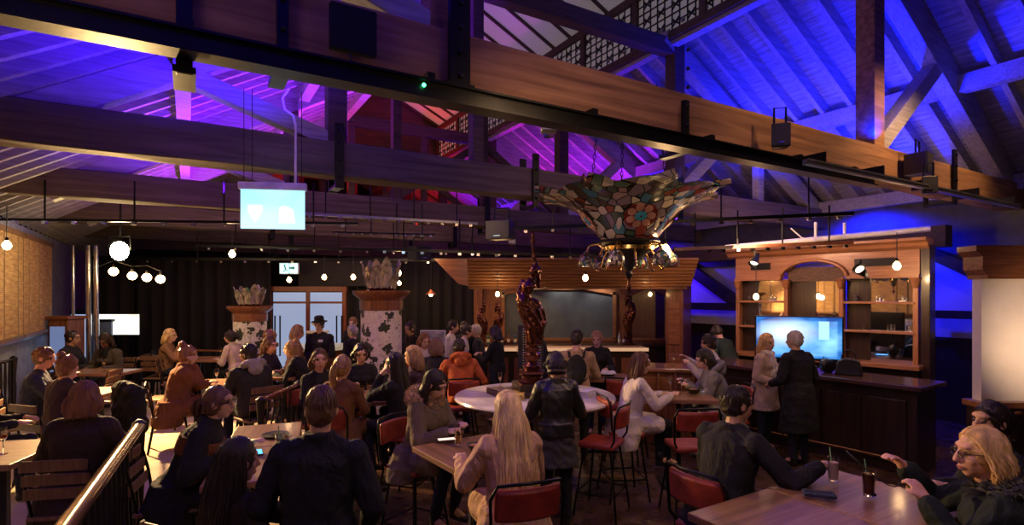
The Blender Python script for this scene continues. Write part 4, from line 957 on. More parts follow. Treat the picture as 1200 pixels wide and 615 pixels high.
for k in range(4):      # big rose motifs set in the bowl
    a = -PI/2+.05+2*PI*k/4; z = Z0+.24; r = rad_at(z)+.012; sl = math.atan2(.10, .08)
    R = Matrix.Rotation(a+PI/2, 3, 'Z') @ Matrix.Rotation(math.radians(90+41), 3, 'X')
    c = Vector((r*math.cos(a), r*math.sin(a), z))
    def disc(mb, u, v, ru, rv, w, rot=0):
        Rz = R @ Matrix.Rotation(rot, 3, 'Z'); mb.ell(c+R @ Vector((u, v, w)), (ru, rv, .007), Rz, 14)
    o_ = MB(); disc(o_, .0, .0, .185, .17, -.004); o_.build('red_ground', redg, ch, True)
    o_ = MB()
    for j in range(7): q = 2*PI*j/7; disc(o_, .112*math.cos(q), .105*math.sin(q), .050, .046, .0, q)
    o_.build('rose_petals', pinkg, ch, True)
    o_ = MB(); disc(o_, 0, 0, .066, .062, .008); o_.build('blue_heart', blueg, ch, True)
    o_ = MB(); disc(o_, 0, 0, .012, .012, .018); o_.build('seed', dark_iron, ch, True)
    for sg_ in (-1, 1):
        a2 = a+sg_*.50; o_ = MB(); z2 = Z0+.17; r2 = rad_at(z2)+.012; R = Matrix.Rotation(a2+PI/2, 3, 'Z') @ Matrix.Rotation(math.radians(90+44), 3, 'X'); c = Vector((r2*math.cos(a2), r2*math.sin(a2), z2)); disc(o_, 0, 0, .028, .085, .0, sg_*.3); o_.build('cream_leaf', whiteg, ch, True)
MB().lathe([(.26, Z0-.03), (.335, Z0-.02), (.35, Z0+.0), (.335, Z0+.022), (.28, Z0+.02)], 40).build('rim_ring', dark_iron, ch, True)
MB().lathe([(.24, Z0-.10), (.285, Z0-.09), (.29, Z0-.05), (.27, Z0-.03), (.2, Z0-.03)], 40).build('brass_band', brass, ch, True)
MB().lathe([(.02, Z0-.42), (.05, Z0-.36), (.03, Z0-.33), (.10, Z0-.22), (.25, Z0-.10), (.2, Z0-.09)], 28).build('lower_cone', dark_iron, ch, True)
MB().lathe([(.0, Z0-.60), (.02, Z0-.56), (.03, Z0-.52), (.012, Z0-.47), (.02, Z0-.42)], 14).build('drop_finial', bronze, ch, True)
tulip = stained('stained_tulip', 5.0, scale=26)
for k in range(6):
    a = -PI/2+.55+2*PI*k/6; d = Vector((math.cos(a), math.sin(a), 0)); z = Z0-.07
    MB().tube([d*.27+Vector((0, 0, z)), d*.36+Vector((0, 0, z+.05)), d*.46+Vector((0, 0, z+.03)), d*.49+Vector((0, 0, z-.04))], [.016, .014, .012, .02], 8).build('arm', brass, ch, True)
    a2 = a+PI/6; d2 = Vector((math.cos(a2), math.sin(a2), 0))
    MB().tube([d2*.25+Vector((0, 0, z-.02)), d2*.30+Vector((0, 0, z-.10)), d2*.33+Vector((0, 0, z-.20)), d2*.37+Vector((0, 0, z-.25)), d2*.40+Vector((0, 0, z-.23))], [.014, .012, .010, .016, .012], 8).build('curled_drop', brass, ch, True)
    c = d*.49+Vector((0, 0, z-.06))
    pf = [(.02, .02), (.06, -.01), (.088, -.06), (.095, -.11), (.085, -.15), (.079, -.15), (.088, -.11), (.08, -.06), (.055, -.015), (.015, .01)]
    MB().lathe(pf, 24, c=c, fn=lambda r, z_, q: (r*(1+.10*math.cos(6*q)*min(1, max(0, -z_/.15))), z_)).build('tulip_shade', tulip, ch, True)
for (dx, dy) in ((-.45, 0), (.45, 0), (0, .45)):
    n = 26; chn = MB()
    for k in range(n):
        f = k/n; p = Vector((dx*(1-f*.3), dy*(1-f*.3), Z0+.45+f*1.4)); R = Matrix.Rotation(PI/2 if k % 2 else 0, 3, 'Z')
        chn.tube([p+R @ Vector((.016*math.cos(q*PI/4), 0, .032*math.sin(q*PI/4))) for q in range(9)], .005, 5)
    chn.build('chain', black_metal, ch)
MB().tube([(0, 0, Z0-.1), (0, 0, Z0+.45)], .02, 8).build('stem', black_metal, ch)
l = light('chandelier_lamp', 'POINT', (0, 0, 0), (1, .7, .45), 3, .1); l.parent = ch; l.location = (0, 0, Z0+.5)
l = light('chandelier_front_light', 'SPOT', (.6, 3.6, 2.2), (1, .72, .5), 22, .2, (CX, CY, 3.1), 30, .8)

# ================================================================ furniture prototypes
def make_stool(seat_m=None, back=True, hs=.75):
    sm = seat_m or red_leather
    e = empty('bar_stool', (0, 0, 0), 0, 'x', 'bar stool')
    mb = MB().box((0, 0, hs-.03), (.40, .38, .06)); mb.build('seat', sm, e, True, bevel=.022)
    if back:
        b_ = MB(); P = []; n = 8
        for i in range(n+1):
            x = -.21+.42*i/n; y = -.20-.05*(1-(x/.21)**2)
            P += [(x, y-.02, hs+.16), (x, y+.025, hs+.17), (x, y+.01, hs+.36), (x, y-.035, hs+.35)]
        fs = [(i*4+k, i*4+(k+1) % 4, i*4+4+(k+1) % 4, i*4+4+k) for i in range(n) for k in range(4)]+[(3, 2, 1, 0), (n*4, n*4+1, n*4+2, n*4+3)]
        b_.add(P, fs).build('backrest', sm, e, True, bevel=.018)
        MB().tube([(-.17, -.14, hs-.05), (-.225, -.20, hs+.05), (-.235, -.215, hs+.30), (-.20, -.245, hs+.385), (0, -.285, hs+.395), (.20, -.245, hs+.385), (.235, -.215, hs+.30), (.225, -.20, hs+.05), (.17, -.14, hs-.05)], .011, 8).build('back_frame', black_metal, e, True)
    for sx in (-1, 1):
        for sy in (-1, 1): MB().tube([(sx*.15, sy*.14, hs-.06), (sx*.235, sy*.225, 0)], .012, 8).build('leg', black_metal, e, True)
    z = .24; f_ = 1-z/(hs-.06); a = .15+(.235-.15)*f_; b2 = .14+(.225-.14)*f_
    MB().tube([(-a, -b2, z), (a, -b2, z), (a, b2, z), (-a, b2, z), (-a, -b2, z)], .010, 6).build('footrest', black_metal, e)
    return e
def make_chair():
    e = empty('wooden_chair', (0, 0, 0), 0, 'x', 'chair'); hs = .45
    MB().box((0, 0, hs-.015), (.40, .40, .03)).build('seat', chair_wood, e, bevel=.012)
    for sx in (-1, 1):
        MB().tube([(sx*.16, .16, hs-.03), (sx*.19, .20, 0)], .013, 8).build('leg', black_metal, e, True)
        MB().tube([(sx*.16, -.16, hs-.03), (sx*.20, -.23, 0)], .013, 8).build('leg', black_metal, e, True)
        MB().tube([(sx*.17, -.17, hs-.03), (sx*.19, -.21, hs+.2), (sx*.19, -.26, hs+.40)], .011, 8).build('back_post', black_metal, e, True)
    for z, y in ((.36, -.262), (.26, -.236), (.16, -.215)): MB().box((0, y, hs+z), (.40, .018, .075)).build('back_slat', chair_wood, e, bevel=.006)
    return e
STOOL = make_stool(); CHAIR = make_chair(); used = {'s': False, 'c': False}
def stool(x, y, yaw, label, z=0, group=None):
    o = inst(STOOL, used['s'], (x, y, z), math.radians(yaw), label, group); used['s'] = True; return o
def chair(x, y, yaw, label, z=.3, group=None):
    o = inst(CHAIR, used['c'], (x, y, z), math.radians(yaw), label, group); used['c'] = True; return o
def rect_table(x, y, z0, h, lx, ly, rz, label, tall=True, m=None):
    e = empty('tall_table' if tall else 'dining_table', (x, y, z0), rz, label, 'table')
    MB().box((0, 0, h-.02), (lx, ly, .045)).build('tabletop', m or table_wood, e, bevel=.006)
    if max(lx, ly) > 1.1 or not tall:
        for sx in (-1, 1):
            for sy in (-1, 1): MB().box((sx*(lx/2-.07), sy*(ly/2-.07), (h-.045)/2), (.045, .045, h-.045)).build('leg', black_metal, e)
    else:
        MB().lathe([(.03, .03), (.03, h-.045)], 14).build('pole', black_metal, e, True); MB().box((0, 0, .015), (.45, .45, .03)).build('base_plate', black_metal, e, bevel=.01); MB().box((0, 0, h-.05), (.3, .3, .02)).build('top_plate', black_metal, e)
    return e
def flute(p, label, fill=(.75, .5, .15)):
    e = empty('wine_glass', p, 0, label, 'glass')
    MB().lathe([(.030, 0), (.030, .003), (.004, .008), (.004, .09), (.022, .12), (.027, .16), (.022, .20), (.0208, .20), (.0255, .16), (.02, .122), (.0, .112)], 14).build('glass', glass, e, True)
    MB().lathe([(.003, .115), (.0195, .124), (.0235, .145), (.0, .1455)], 12).build('drink', mat('wine_%d' % int(fill[0]*100), fill, .1, bump=0), e, True); return e
def tumbler(p, label, fill=(.3, .05, .02), h=.13, straw=True, ff=.75, r=.032):
    e = empty('tumbler', p, 0, label, 'glass')
    MB().lathe([(r*.85, 0), (r*.87, .003), (r*1.06, h), (r*.98, h), (r*.80, .012), (0, .012)], 16).build('glass', glass, e, True)
    MB().lathe([(r*.76, .014), (r*(.78+.16*ff), h*ff), (0, h*ff)], 14).build('drink', mat('drink_%d_%d' % (int(fill[0]*100), int(fill[1]*100)), fill, .1, bump=0), e, True)
    if straw: MB().tube([(.0, 0, .02), (-.018, .01, h+.06)], .0032, 6).build('straw', mat('straw_stripe', (.25, .55, .25), .5), e)
    return e
def phone(p, rz, label, glow=(.6, .2, .9)):
    e = empty('phone', p, rz, label, 'phone'); MB().box((0, 0, .004), (.072, .148, .008)).build('body', black_plastic, e, bevel=.003)
    MB().box((0, 0, .0085), (.064, .135, .001)).build('screen', emat('phone_%d' % int(glow[0]*100), glow, 1.6), e); return e
# ---- tables
def quad_table(A, B, C, h, label, z0=0, tall=True):   # A corner, B, C neighbours (world xy)
    A, B, C = (Vector((*q, 0)) for q in (A, B, C)); ctr = A+(B-A)/2+(C-A)/2; d = B-A
    return rect_table(ctr.x, ctr.y, z0, h, d.length, (C-A).length, math.atan2(d.y, d.x), label, tall)
u = Vector((-.85, -.52)).normalized(); v = Vector((.52, -.85)).normalized(); A = Vector((2.2, 3.76))
quad_table(A, A+u*.72, A+v*.80, 1.05, 'tall wooden table at bottom right holding the dark drink and phone wallet'); A2 = A+u*.73
quad_table(A2, A2+u*.72, A2+v*.80, 1.05, 'tall wooden table at bottom right corner joined to its left neighbour, nearest the viewer')
quad_table((-.79, 4.31), (-.37, 3.71), (-.22, 4.71), 1.05, 'small tall wooden table between the fur hooded woman and the long haired blonde')
rect_table(1.98, 6.5, 0, 1.05, .78, .6, -.08, 'tall wooden table between the white jacket woman and grey hooded woman')
rect_table(PX(703, 8.0), 8.0, 0, 1.05, .85, .6, 0, 'small tall table of the man with the backpack')
rect_table(PX(430, 6.45), 6.45, 0, 1.05, .55, .8, .25, 'tall table of the four women left of centre')
rect_table(PX(512, 8.7), 8.7, 0, 1.05, .9, .6, 0, 'tall table behind the orange hooded person')
q = Vector((.33, -.94)).normalized(); p2 = Vector((-.94, -.33)).normalized(); A = Vector((-1.98, 5.15))
quad_table(A, A+q*.80, A+p2*.55, .75, 'wooden table behind the coat man, far one of the joined pair', .3, False)
A = A+q*.81; quad_table(A, A+q*.85, A+p2*.55, .75, 'wooden table beside the ponytail woman, near one of the joined pair', .3, False)
def low(px, Y, lx, ly, rz, lab): return rect_table(PX(px, Y), Y, .3, .75, lx, ly, rz, lab, False)
low(97, 6.75, .75, .7, .1, 'light topped table between the bun haired person and bobbed blonde')
low(-2, 4.15, .6, .75, .2, 'wooden table cut by the left edge of the frame holding a wine glass')
low(118, 8.55, .95, .6, .0, 'table of the person in braids before the lit television')
low(246, 10.3, .8, .6, .0, 'table between the two fair haired women at the back left')
low(264, 7.5, .7, .6, .15, 'table with two sparkling glasses before the teddy coat woman')
low(331, 8.15, .5, .6, .1, 'table of the long haired woman in glasses and dark bun woman')
low(188, 10.6, .7, .5, .0, 'empty small table with glasses near the black drape')
# balustrades
def balus(p0, p1, label, m=dark_iron, top=mahog, h=.92, orn=True, trad=.032):
    p0 = Vector(p0); p1 = Vector(p1); e = empty('handrail', p0, 0, label, 'handrail'); d = p1-p0
    MB().tube([Vector((0, 0, h)), d+Vector((0, 0, h))], trad, 12, .7).build('top_rail', top, e, True)
    MB().tube([Vector((0, 0, .12)), d+Vector((0, 0, .12))], .012, 8).build('bottom_rail', m, e, True)
    for q in (0, 1): MB().lathe([(.04, 0), (.04, h*.3), (.028, h*.34), (.035, h*.6), (.028, h*.7), (.04, h*.95), (.05, h*1.02), (.02, h*1.05)], 12, c=d*q).build('post', m, e, True)
    n = max(3, int(d.length/.14)); u_ = d.normalized()
    for k in range(1, n):
        b_ = d*(k/n)
        if orn:
            MB().tube([b_+u_*.05*math.sin(s_*1.1)+Vector((0, 0, .12+(h-.14)*s_/8)) for s_ in range(9)], .011, 6).build('scroll_baluster', m, e, True)
        else: MB().lathe([(.012, .12), (.022, .35), (.012, .5), (.02, .7), (.012, h)], 8, c=b_).build('baluster', m, e, True)
    return e
gold = mat('polished_brass_wood', (.30, .17, .07), .16, .6, var=.2, bump=.02)
balus((-1.86, 2.2, .3), (-2.90, 4.25, .3), 'shining handrail at the bottom left with turned posts', dark_iron, gold, .93, False, .045)
balus((-2.60, 5.65, .3), (-2.62, 6.7, .3), 'black ornamental iron railing beside the hooded coat man', dark_iron, mat('red_sheen_rail', (.12, .02, .02), .2), .85)
balus((PX(190, 11.2), 11.2, .3), (PX(268, 10.9), 10.9, .3), 'curved dark rail behind the two fair haired women', dark_iron, mahog, .82, False)
balus((-5.75, 4.6, .3), (-7.3, 8.0, .3), 'pale handrail running below the bamboo blinds', dark_iron, chrome, 1.0, False)
# ================================================================ people
SK = {'fair': (.62, .36, .25), 'tan': (.46, .25, .16), 'brown': (.18, .09, .055), 'pink': (.62, .32, .24)}
def skin_m(k): 
    m = mat('skin_'+k, SK[k], .5, var=.08, scale=20, bump=.05, bscale=150); b = m.node_tree.nodes['Principled BSDF']; b.inputs['Subsurface Weight'].default_value = .08; b.inputs['Subsurface Radius'].default_value = (.02, .008, .004); return m
def cloth(name, col, rough=.85, bs=120, bump=.35):
    m = mat('cloth_'+name, col, rough, var=.18, scale=5, bump=bump*.5, bscale=bs, sheen=0)
    return m if m.get('w') else wrinkle(m)
HAIRC = {'blond': (.58, .36, .15), 'pale': (.78, .50, .24), 'brown': (.13, .06, .03), 'dark': (.022, .013, .010), 'grey': (.48, .42, .36), 'auburn': (.26, .11, .045), 'light_brown': (.32, .18, .08)}
def hair_m(k):
    n = 'hair_'+k
    return MATS.get(n) or mat(n, HAIRC[k], .42, var=.45, scale=30, bump=.4, bscale=90, stretch=(1, 1, .12))
def mrot(yaw, pitch, roll=0): return Matrix.Rotation(yaw, 3, 'Z') @ Matrix.Rotation(-pitch, 3, 'X') @ Matrix.Rotation(roll, 3, 'Y')
def hair(e, hc, R, style, col, length=.3, near=1, seed=0):
    r = random.Random(seed); mb = MB(); T = lambda p: hc+R @ Vector(p)
    sx, sy, sz = .084, .104, .108; oy = -.016; oz = .020
    cap = MB(); cap.ell(T((0, oy, oz)), (sx, sy*.98, sz), R, 20)
    if style != 'short': cap.ell(T((0, oy-.02, -.02)), (sx*.97, sy*.78, .095), R, 18)
    else: cap.ell(T((0, oy-.012, -.01)), (sx*.955, sy*.85, .085), R, 18)
    co = blob_mesh(cap, 'cap', None, voxel=.012, smooth=1, fold=.0035, fscale=40)
    mb.add([v.co for v in co.vertices], [tuple(p.vertices) for p in co.polygons])
    down = Vector((0, 0, -1))
    N_ = {1: 110, 2: 330, 0: 44}[near]; rad = {1: .0075, 2: .0044, 0: .013}[near]
    def surf(y, th, k=1.0):     # sweep over the skull from the parting sideways
        q = math.sqrt(max(0, 1-((y-oy)/(sy*1.02))**2)); return (sx*k*q*math.sin(th), y, oz+sz*k*q*math.cos(th))
    if style in ('long', 'bob', 'half'):
        L_ = length
        for i in range(N_):
            s = 1 if r.random() < .5 else -1; y0 = r.uniform(-.085, .062); k = r.uniform(1.0, 1.07); P = []
            ye = y0*.55-.035 if style != 'bob' else y0*.8-.02
            for j in range(5):
                th = s*(.05+1.45*j/4); yy = y0+(ye-y0)*(j/4)**1.5; P.append(T(surf(yy, th, k)))
            p = P[-1]; n_ = 5; sway = r.uniform(-.012, .022)+max(0, L_-.3)*r.uniform(-.1, .12); LL = L_*r.uniform(.8, 1.05)
            outw = R @ Vector((s, 0, 0)); fwd = R @ Vector((0, 1, 0))
            for j in range(1, n_+1):
                f = j/n_; q = p+down*LL*f+outw*(sway*f+.018*math.sin(f*PI))-fwd*((.03+.02*r.random())*f)
                q += outw*(.008*math.sin(f*9+i)); P.append(q)
            rr = [rad]*(len(P)-1)+[rad*.25]; mb.tube(P, rr, 5)
        for i in range(N_//2+6):   # back curtain
            a = r.uniform(-1.25, 1.25); k = r.uniform(1.0, 1.06); P = []
            for j in range(5):
                el = 1.35-1.45*j/4; P.append(T((sx*k*math.sin(a)*math.cos(el), oy-sy*k*math.cos(a)*math.cos(el), oz+sz*k*math.sin(el))))
            p = P[-1]; LL = L_*r.uniform(.85, 1.1); bk = R @ Vector((math.sin(a)*(.5+max(0, L_-.3)*2.2), -1, 0)); bk.z = 0
            for j in range(1, 6): f = j/5; P.append(p+down*LL*f+bk*((.035+max(0, L_-.3)*.30)*f**.7+.006*math.sin(f*8+i)))
            mb.tube(P, [rad*1.15]*(len(P)-1)+[rad*.3], 5)
        vol = MB()   # inner mass so that no gaps show
        vw = 1.0+max(0, L_-.3)*.9
        vol.loft([(T((0, -.03, .0)), R @ Vector((1, 0, 0)), R @ Vector((0, 1, 0)), .084, .07), (T((0, -.05, -.10)), R @ Vector((1, 0, 0)), R @ Vector((0, 1, 0)), .09, .055), (T((0, -.05, -.10))+down*max(0, L_-.10)*.5-(R @ Vector((0, .03+max(0, L_-.3)*.3, 0))), R @ Vector((1, 0, 0)), R @ Vector((0, 1, 0)), .095*vw, .045), (T((0, -.06, -.10))+down*max(0.02, L_-.10)-(R @ Vector((0, .035+max(0, L_-.3)*.35, 0))), R @ Vector((1, 0, 0)), R @ Vector((0, 1, 0)), .07*vw, .02)], 14)
        mb.add([Vector(q) for q in vol.v], vol.f)
    elif style in ('ponytail', 'bun'):
        tie = (0, -.105, .04) if style == 'ponytail' else (0, -.075, .105)
        for i in range(N_//2):
            a = 2*PI*i/(N_//2); st = (math.sin(a)*sx, oy+.02+.075*math.cos(a), oz-.045+(.10 if math.cos(a) > 0 else -.01)*abs(math.cos(a)))
            mid = Vector(((st[0]+tie[0])*.62, (st[1]+tie[1])*.5, (st[2]+tie[2])/2)); ctr = Vector((0, oy, oz)); m2 = mid-ctr
            e_ = math.sqrt((m2.x/sx)**2+(m2.y/sy)**2+(m2.z/sz)**2); mid = ctr+m2/max(e_, .2)*1.03
            mb.tube([T(st), T(mid), T(tie)], [rad, rad*1.2, rad], 5)
        if style == 'bun':
            for i in range(26):
                a = i*.7; b_ = i*1.3; mb.tube([T((tie[0]+.036*math.cos(a+j*.7)*math.cos(b_), tie[1]-.008+.036*math.sin(a+j*.7), tie[2]+.018+.034*math.cos(a+j*.7)*math.sin(b_))) for j in range(7)], .008, 5)
            mb.ell(T((0, tie[1]-.008, tie[2]+.018)), .034, None, 12)
        else:
            for i in range(N_//3+8):
                o_ = R @ Vector((r.uniform(-.018, .018), r.uniform(-.014, .014), 0)); p = T(tie)+o_; P = [p]; bk = R @ Vector((0, -1, 0)); LL = length*r.uniform(.8, 1.05)
                for j in range(1, 7): f = j/6; P.append(p+bk*(.055*math.sin(f*2.2))+down*LL*(f**1.4)+o_*(1.1*math.sin(f*PI))+bk*.004*math.sin(f*12+i))
                mb.tube(P, [rad*.8]*(len(P)-1)+[.002], 5)
            mb.ell(T(tie), .02, None, 10)
    elif style == 'short':
        for i in range(N_):
            a = r.uniform(0, 2*PI); el = r.uniform(.15, 1.5)
            if math.cos(a) > .2 and el < .62: continue
            P = []
            for j in range(3):
                e2 = el-.16*j; k = 1.0+.018*j; P.append(T((sx*k*math.sin(a)*math.cos(e2), oy+sy*k*math.cos(a)*math.cos(e2), oz+sz*k*math.sin(e2))))
            mb.tube(P, [rad, rad*.9, rad*.2], 5)
    return mb.build('hair', hair_m(col), e, True)
NP = [0]
LKS = [('man seen from', 'man in the long black coat'), ('woman with ponytail', 'ponytail woman with the rust shoulder panel'), ('woman in khaki', 'khaki parka woman with the fur hood'), ('woman from behind with long straight', 'woman with long straight blonde hair'),
 ('woman from behind with very', 'woman with very long dark hair'), ('man in black coat holding', 'man in black with the green straw drink'), ('blonde woman in glasses', 'blonde in glasses at bottom right'), ('dark haired woman cut', 'woman cut off by the right edge'), ('woman from behind with blonde bob', 'bobbed woman in the bulky brown coat'),
 ('woman with wavy', 'white jacket woman'), ('woman in a grey hooded', 'grey hooded coat woman'), ('woman from behind with wavy', 'wavy haired woman left of the orange hoodie'), ('woman with auburn', 'auburn fringed woman by the grey poster'), ('woman in black with long dark hair', 'dark haired profile woman, hand at chin'),
 ('young man', 'young man in a navy sweater'), ('person from behind with auburn', 'auburn bun person at the light table'), ('woman with top knot and rust', 'rust teddy coat woman'), ('dark haired man in a dark jacket', 'man with the pale grey hood'), ('woman with top knot in black', 'top knot woman in black leaning on the table')]
def person(x, y, z0, yaw, label, pose='sit', seat=.75, s=1.0, fem=True, lean=6, side=0, hy=0, hp=8, roll=0, skin='fair', top=('black', (.02, .02, .022)), coat=None, hem=None,
           pants=('dark_jeans', (.02, .022, .035)), skirt=None, shoes='black', hairs=('long', 'brown', .3), lh=None, rh=None, near=1, glasses=None, hood=None, fur=None, collar=.0, thick=.012,
           legs=None, cat='person', hat=None, backpack=None, curl=1.0, scarf=None, patch=None, lk=None, group=None, furn=None):
    NP[0] += 1; e = empty('person', (x, y, z0), math.radians(yaw), label, cat, group); V = Vector
    vox = {0: .017, 1: .0115, 2: .0085}[near]
    if not fem: s = s*1.05
    ln = math.radians(lean); sd = math.radians(side)
    hz = .91*s if pose == 'stand' else seat+.085
    P = V((0, 0, hz)); u = V((math.sin(sd)*math.cos(ln), math.sin(ln), math.cos(sd)*math.cos(ln))).normalized(); X = V((1, 0, 0)); X = (X-u*X.dot(u)).normalized(); f = u.cross(X).normalized()
    sw = (.145 if fem else .172)*s; hw = .088*s
    Nk = P+u*.50*s+f*.0; hd = (u+V((0, 0, .6))).normalized(); Hc = Nk+hd*.155*s+f*.022*s
    R = Matrix.Rotation(0, 3, 'Z') @ mrot(math.radians(hy), math.radians(hp), math.radians(roll))
    Hc += (R @ V((0, 1, 0)))*.012
    SL = P+u*.44*s-X*sw; SR = P+u*.44*s+X*sw
    # arms
    def arm(S, side_, tgt):
        if tgt is None:
            tgt = V((side_*.25*s, .06, hz-.10)) if pose == 'stand' else V((side_*.13, .36*s, seat+.29))
        W = V(tgt); d = W-S; a, b_ = .285*s, .25*s; L_ = min(d.length, (a+b_)*.995); d = d.normalized(); W = S+d*L_
        ca = (a*a+L_*L_-b_*b_)/(2*a*L_); pole = V((side_*.55, -.45, -.9)); pole = (pole-d*pole.dot(d)).normalized()
        return S+d*a*ca+pole*a*math.sqrt(max(0, 1-ca*ca)), W
    EL, WL = arm(SL, -1, lh); ER, WR = arm(SR, 1, rh)
    # legs
    lg = []
    for i, sg in enumerate((-1, 1)):
        H = P+V((sg*hw, 0, -.02)); 
        if legs: K, A = V(legs[i][0]), V(legs[i][1])
        elif pose == 'stand': K = V((sg*.095, .02, .49*s)); A = V((sg*.10, -.01, .09*s))
        else:
            K = V((sg*.12, .40*s, seat+.07)); A = V((sg*.13, .40*s if seat < .6 else .28, max(.09, seat-.40 if seat > .6 else .09)))
        lg.append((H, K, A))
    def torso(mb, g=0.0, fn=None):
        w_ = 1.0 if not fem else .9
        rings = [(P-u*.06*s, X, f, .145*s*w_+g, .105*s+g), (P+u*.04*s, X, f, .16*s*(1 if not fem else 1.0)+g, .115*s+g), (P+u*.15*s, X, f, .138*s*w_+g, .098*s+g), (P+u*.25*s, X, f, .145*s*w_+g, .102*s+g),
                 (P+u*.34*s+f*.008, X, f, .158*s*w_+g, .110*s+g), (P+u*.42*s, X, f, .155*s*w_+g, .090*s+g), (P+u*.47*s, X, f, .095*s+g*.8, .068*s+g*.6), (P+u*.51*s, X, f, .06*s+g*.4, .055*s+g*.4)]
        mb.loft(rings, 18)
        if fem:
            for q in (-1, 1): mb.ell(P+u*.335*s+X*q*.068*s+f*(.085*s+g*.7), (.062*s, .05*s, .062*s))
        for S in (SL, SR): mb.caps(P+u*.478*s+(S-P-u*.44*s)*.25, S-u*.006, .050*s+g*.6, .040*s+g*.6)
        for S in (SL, SR): mb.ell(S-u*.018, (.052*s+g, .050*s+g, .052*s+g))
    # ---- body (one continuous skin)
    b_ = MB(); torso(b_, -.006)
    b_.caps(P+u*.46*s, Hc-(R @ V((0, .01, .06))), .054*s, .050*s)
    for S, E, W in ((SL, EL, WL), (SR, ER, WR)): b_.caps(S, E, .046*s, .038*s); b_.caps(E, W, .037*s, .026*s)
    for H, K, A in lg: b_.caps(H, K, .078*s, .054*s); b_.caps(K, A, .052*s, .036*s); b_.caps(A, A+V((0, .10, -.04)), .034*s, .03*s)
    T = lambda p: Hc+R @ V(p)
    hs_ = 1.0
    b_.ell(T((0, -.008, .018)), (.075, .094, .100), R, 20); b_.ell(T((0, .028, -.035)), (.058, .062, .078), R, 18); b_.ell(T((0, .052, -.088)), (.030, .026, .024), R, 12)
    b_.ell(T((-.036, .050, -.022)), (.026, .026, .026), R, 10); b_.ell(T((.036, .050, -.022)), (.026, .026, .026), R, 10)
    b_.ell(T((0, .070, .042)), (.052, .022, .018), R, 10)
    b_.tube([T((0, .082, .025)), T((0, .100, -.005)), T((0, .108, -.026)), T((0, .090, -.038))], [.009, .012, .016, .010], 8)
    b_.ell(T((0, .086, -.058)), (.024, .014, .008), R, 10); b_.ell(T((0, .083, -.070)), (.020, .014, .008), R, 10)
    for q in (-1, 1): b_.ell(T((q*.077, -.002, -.008)), (.012, .020, .032), R, 10)
    # hands
    def hand(E, W, sd_):
        d = (W-E).normalized(); n = V((0, 0, -1)); n = (n-d*n.dot(d))
        n = n.normalized() if n.length > .2 else (V((0, 1, 0))-d*d.y).normalized()
        l = d.cross(n).normalized(); Rm = Matrix((l, d, n)).transposed(); c = W+d*.05
        b_.caps(W-d*.02, W+d*.03, .025*s, .028*s); b_.ell(c, (.038, .052, .017), Rm, 12)
        fr = .0085 if near == 2 else .0100
        for j, (o_, ln_) in enumerate(((-.030, .068), (-.010, .078), (.010, .073), (.030, .056))):
            a0 = W+d*.085+l*o_; c1 = .35*curl; c2 = .95*curl
            p1 = a0+(d*math.cos(c1)+n*math.sin(c1))*ln_*.45; p2 = p1+(d*math.cos(c2)+n*math.sin(c2))*ln_*.32; p3 = p2+(d*math.cos(c2*1.4)+n*math.sin(c2*1.4))*ln_*.25
            b_.tube([a0-d*.02, a0, p1, p2, p3], [fr, fr, fr*.95, fr*.9, fr*.7], 7)
        tS = W+d*.03+l*(-sd_)*.026; 
        t1 = tS+(d*.7+l*(-sd_)*.6+n*.25).normalized()*.035; t2 = t1+(d*.9+n*.4*curl).normalized()*.03
        b_.tube([W+d*.02, tS, t1, t2], [.012, .012, .0105, .008], 7)
    hand(EL, WL, -1); hand(ER, WR, 1)
    blob(b_, 'body', skin_m(skin), e, voxel=vox*(.82 if near == 2 else 1), smooth=1)
    # face details
    if abs(((yaw+hy+180) % 360)-180) > 40:
        ey = MB(); br_ = MB(); li = MB()
        for q in (-1, 1): ey.ell(T((q*.031, .0785, .008)), (.0135, .008, .0075), R, 8); br_.tube([T((q*.016, .0895, .027)), T((q*.032, .090, .032)), T((q*.048, .078, .027))], [.003, .0035, .002], 5)
        ey.build_each('eye', mat('eye_dark', (.03, .02, .015), .15), e, True); br_.build_each('eyebrow', hair_m(hairs[1] if hairs[1] not in ('pale', 'blond', 'grey') else 'light_brown'), e, True)
        li.ell(T((0, .0935, -.060)), (.021, .008, .0055), R, 10); li.ell(T((0, .091, -.0685)), (.017, .008, .005), R, 10); li.build('lips', mat('lips', (.38, .10, .09), .4), e, True)
    if hairs: hair(e, Hc, R, hairs[0], hairs[1], hairs[2] if len(hairs) > 2 else .3, near, NP[0])
    # ---- trousers, skirt, shoes
    tr = MB(); g = .014
    tr.loft([(P-u*.10*s, X, f, .10*s, .08*s), (P-u*.04*s, X, f, .150*s+g, .11*s+g), (P+u*.07*s, X, f, .150*s+g, .108*s+g), (P+u*.12*s, X, f, .135*s, .1*s)], 16)
    for H, K, A in lg: tr.caps(H, K, .080*s+g, .058*s+g*.6); tr.caps(K, A+V((0, 0, .02)), .058*s+g*.6, .040*s+g*.5)
    blob(tr, 'trousers' if not skirt else 'tights', cloth(*pants), e, voxel=vox*1.1, smooth=1, fold=.004 if not skirt else 0)
    if skirt:
        sk = MB(); hemz = skirt[2]
        if pose == 'stand': sk.loft([(P+V((0, 0, .12)), X, f, .13*s, .10*s), (P, X, f, .17*s, .13*s), (V((0, 0, hemz)), X, f, .22*s, .18*s)], 20)
        else:
            for H, K, A in lg: sk.caps(H, K-V((0, .05, 0)), .10, .08)
        blob(sk, 'skirt', cloth(skirt[0], skirt[1]), e, voxel=vox*1.1, smooth=1, fold=.008, fscale=14)
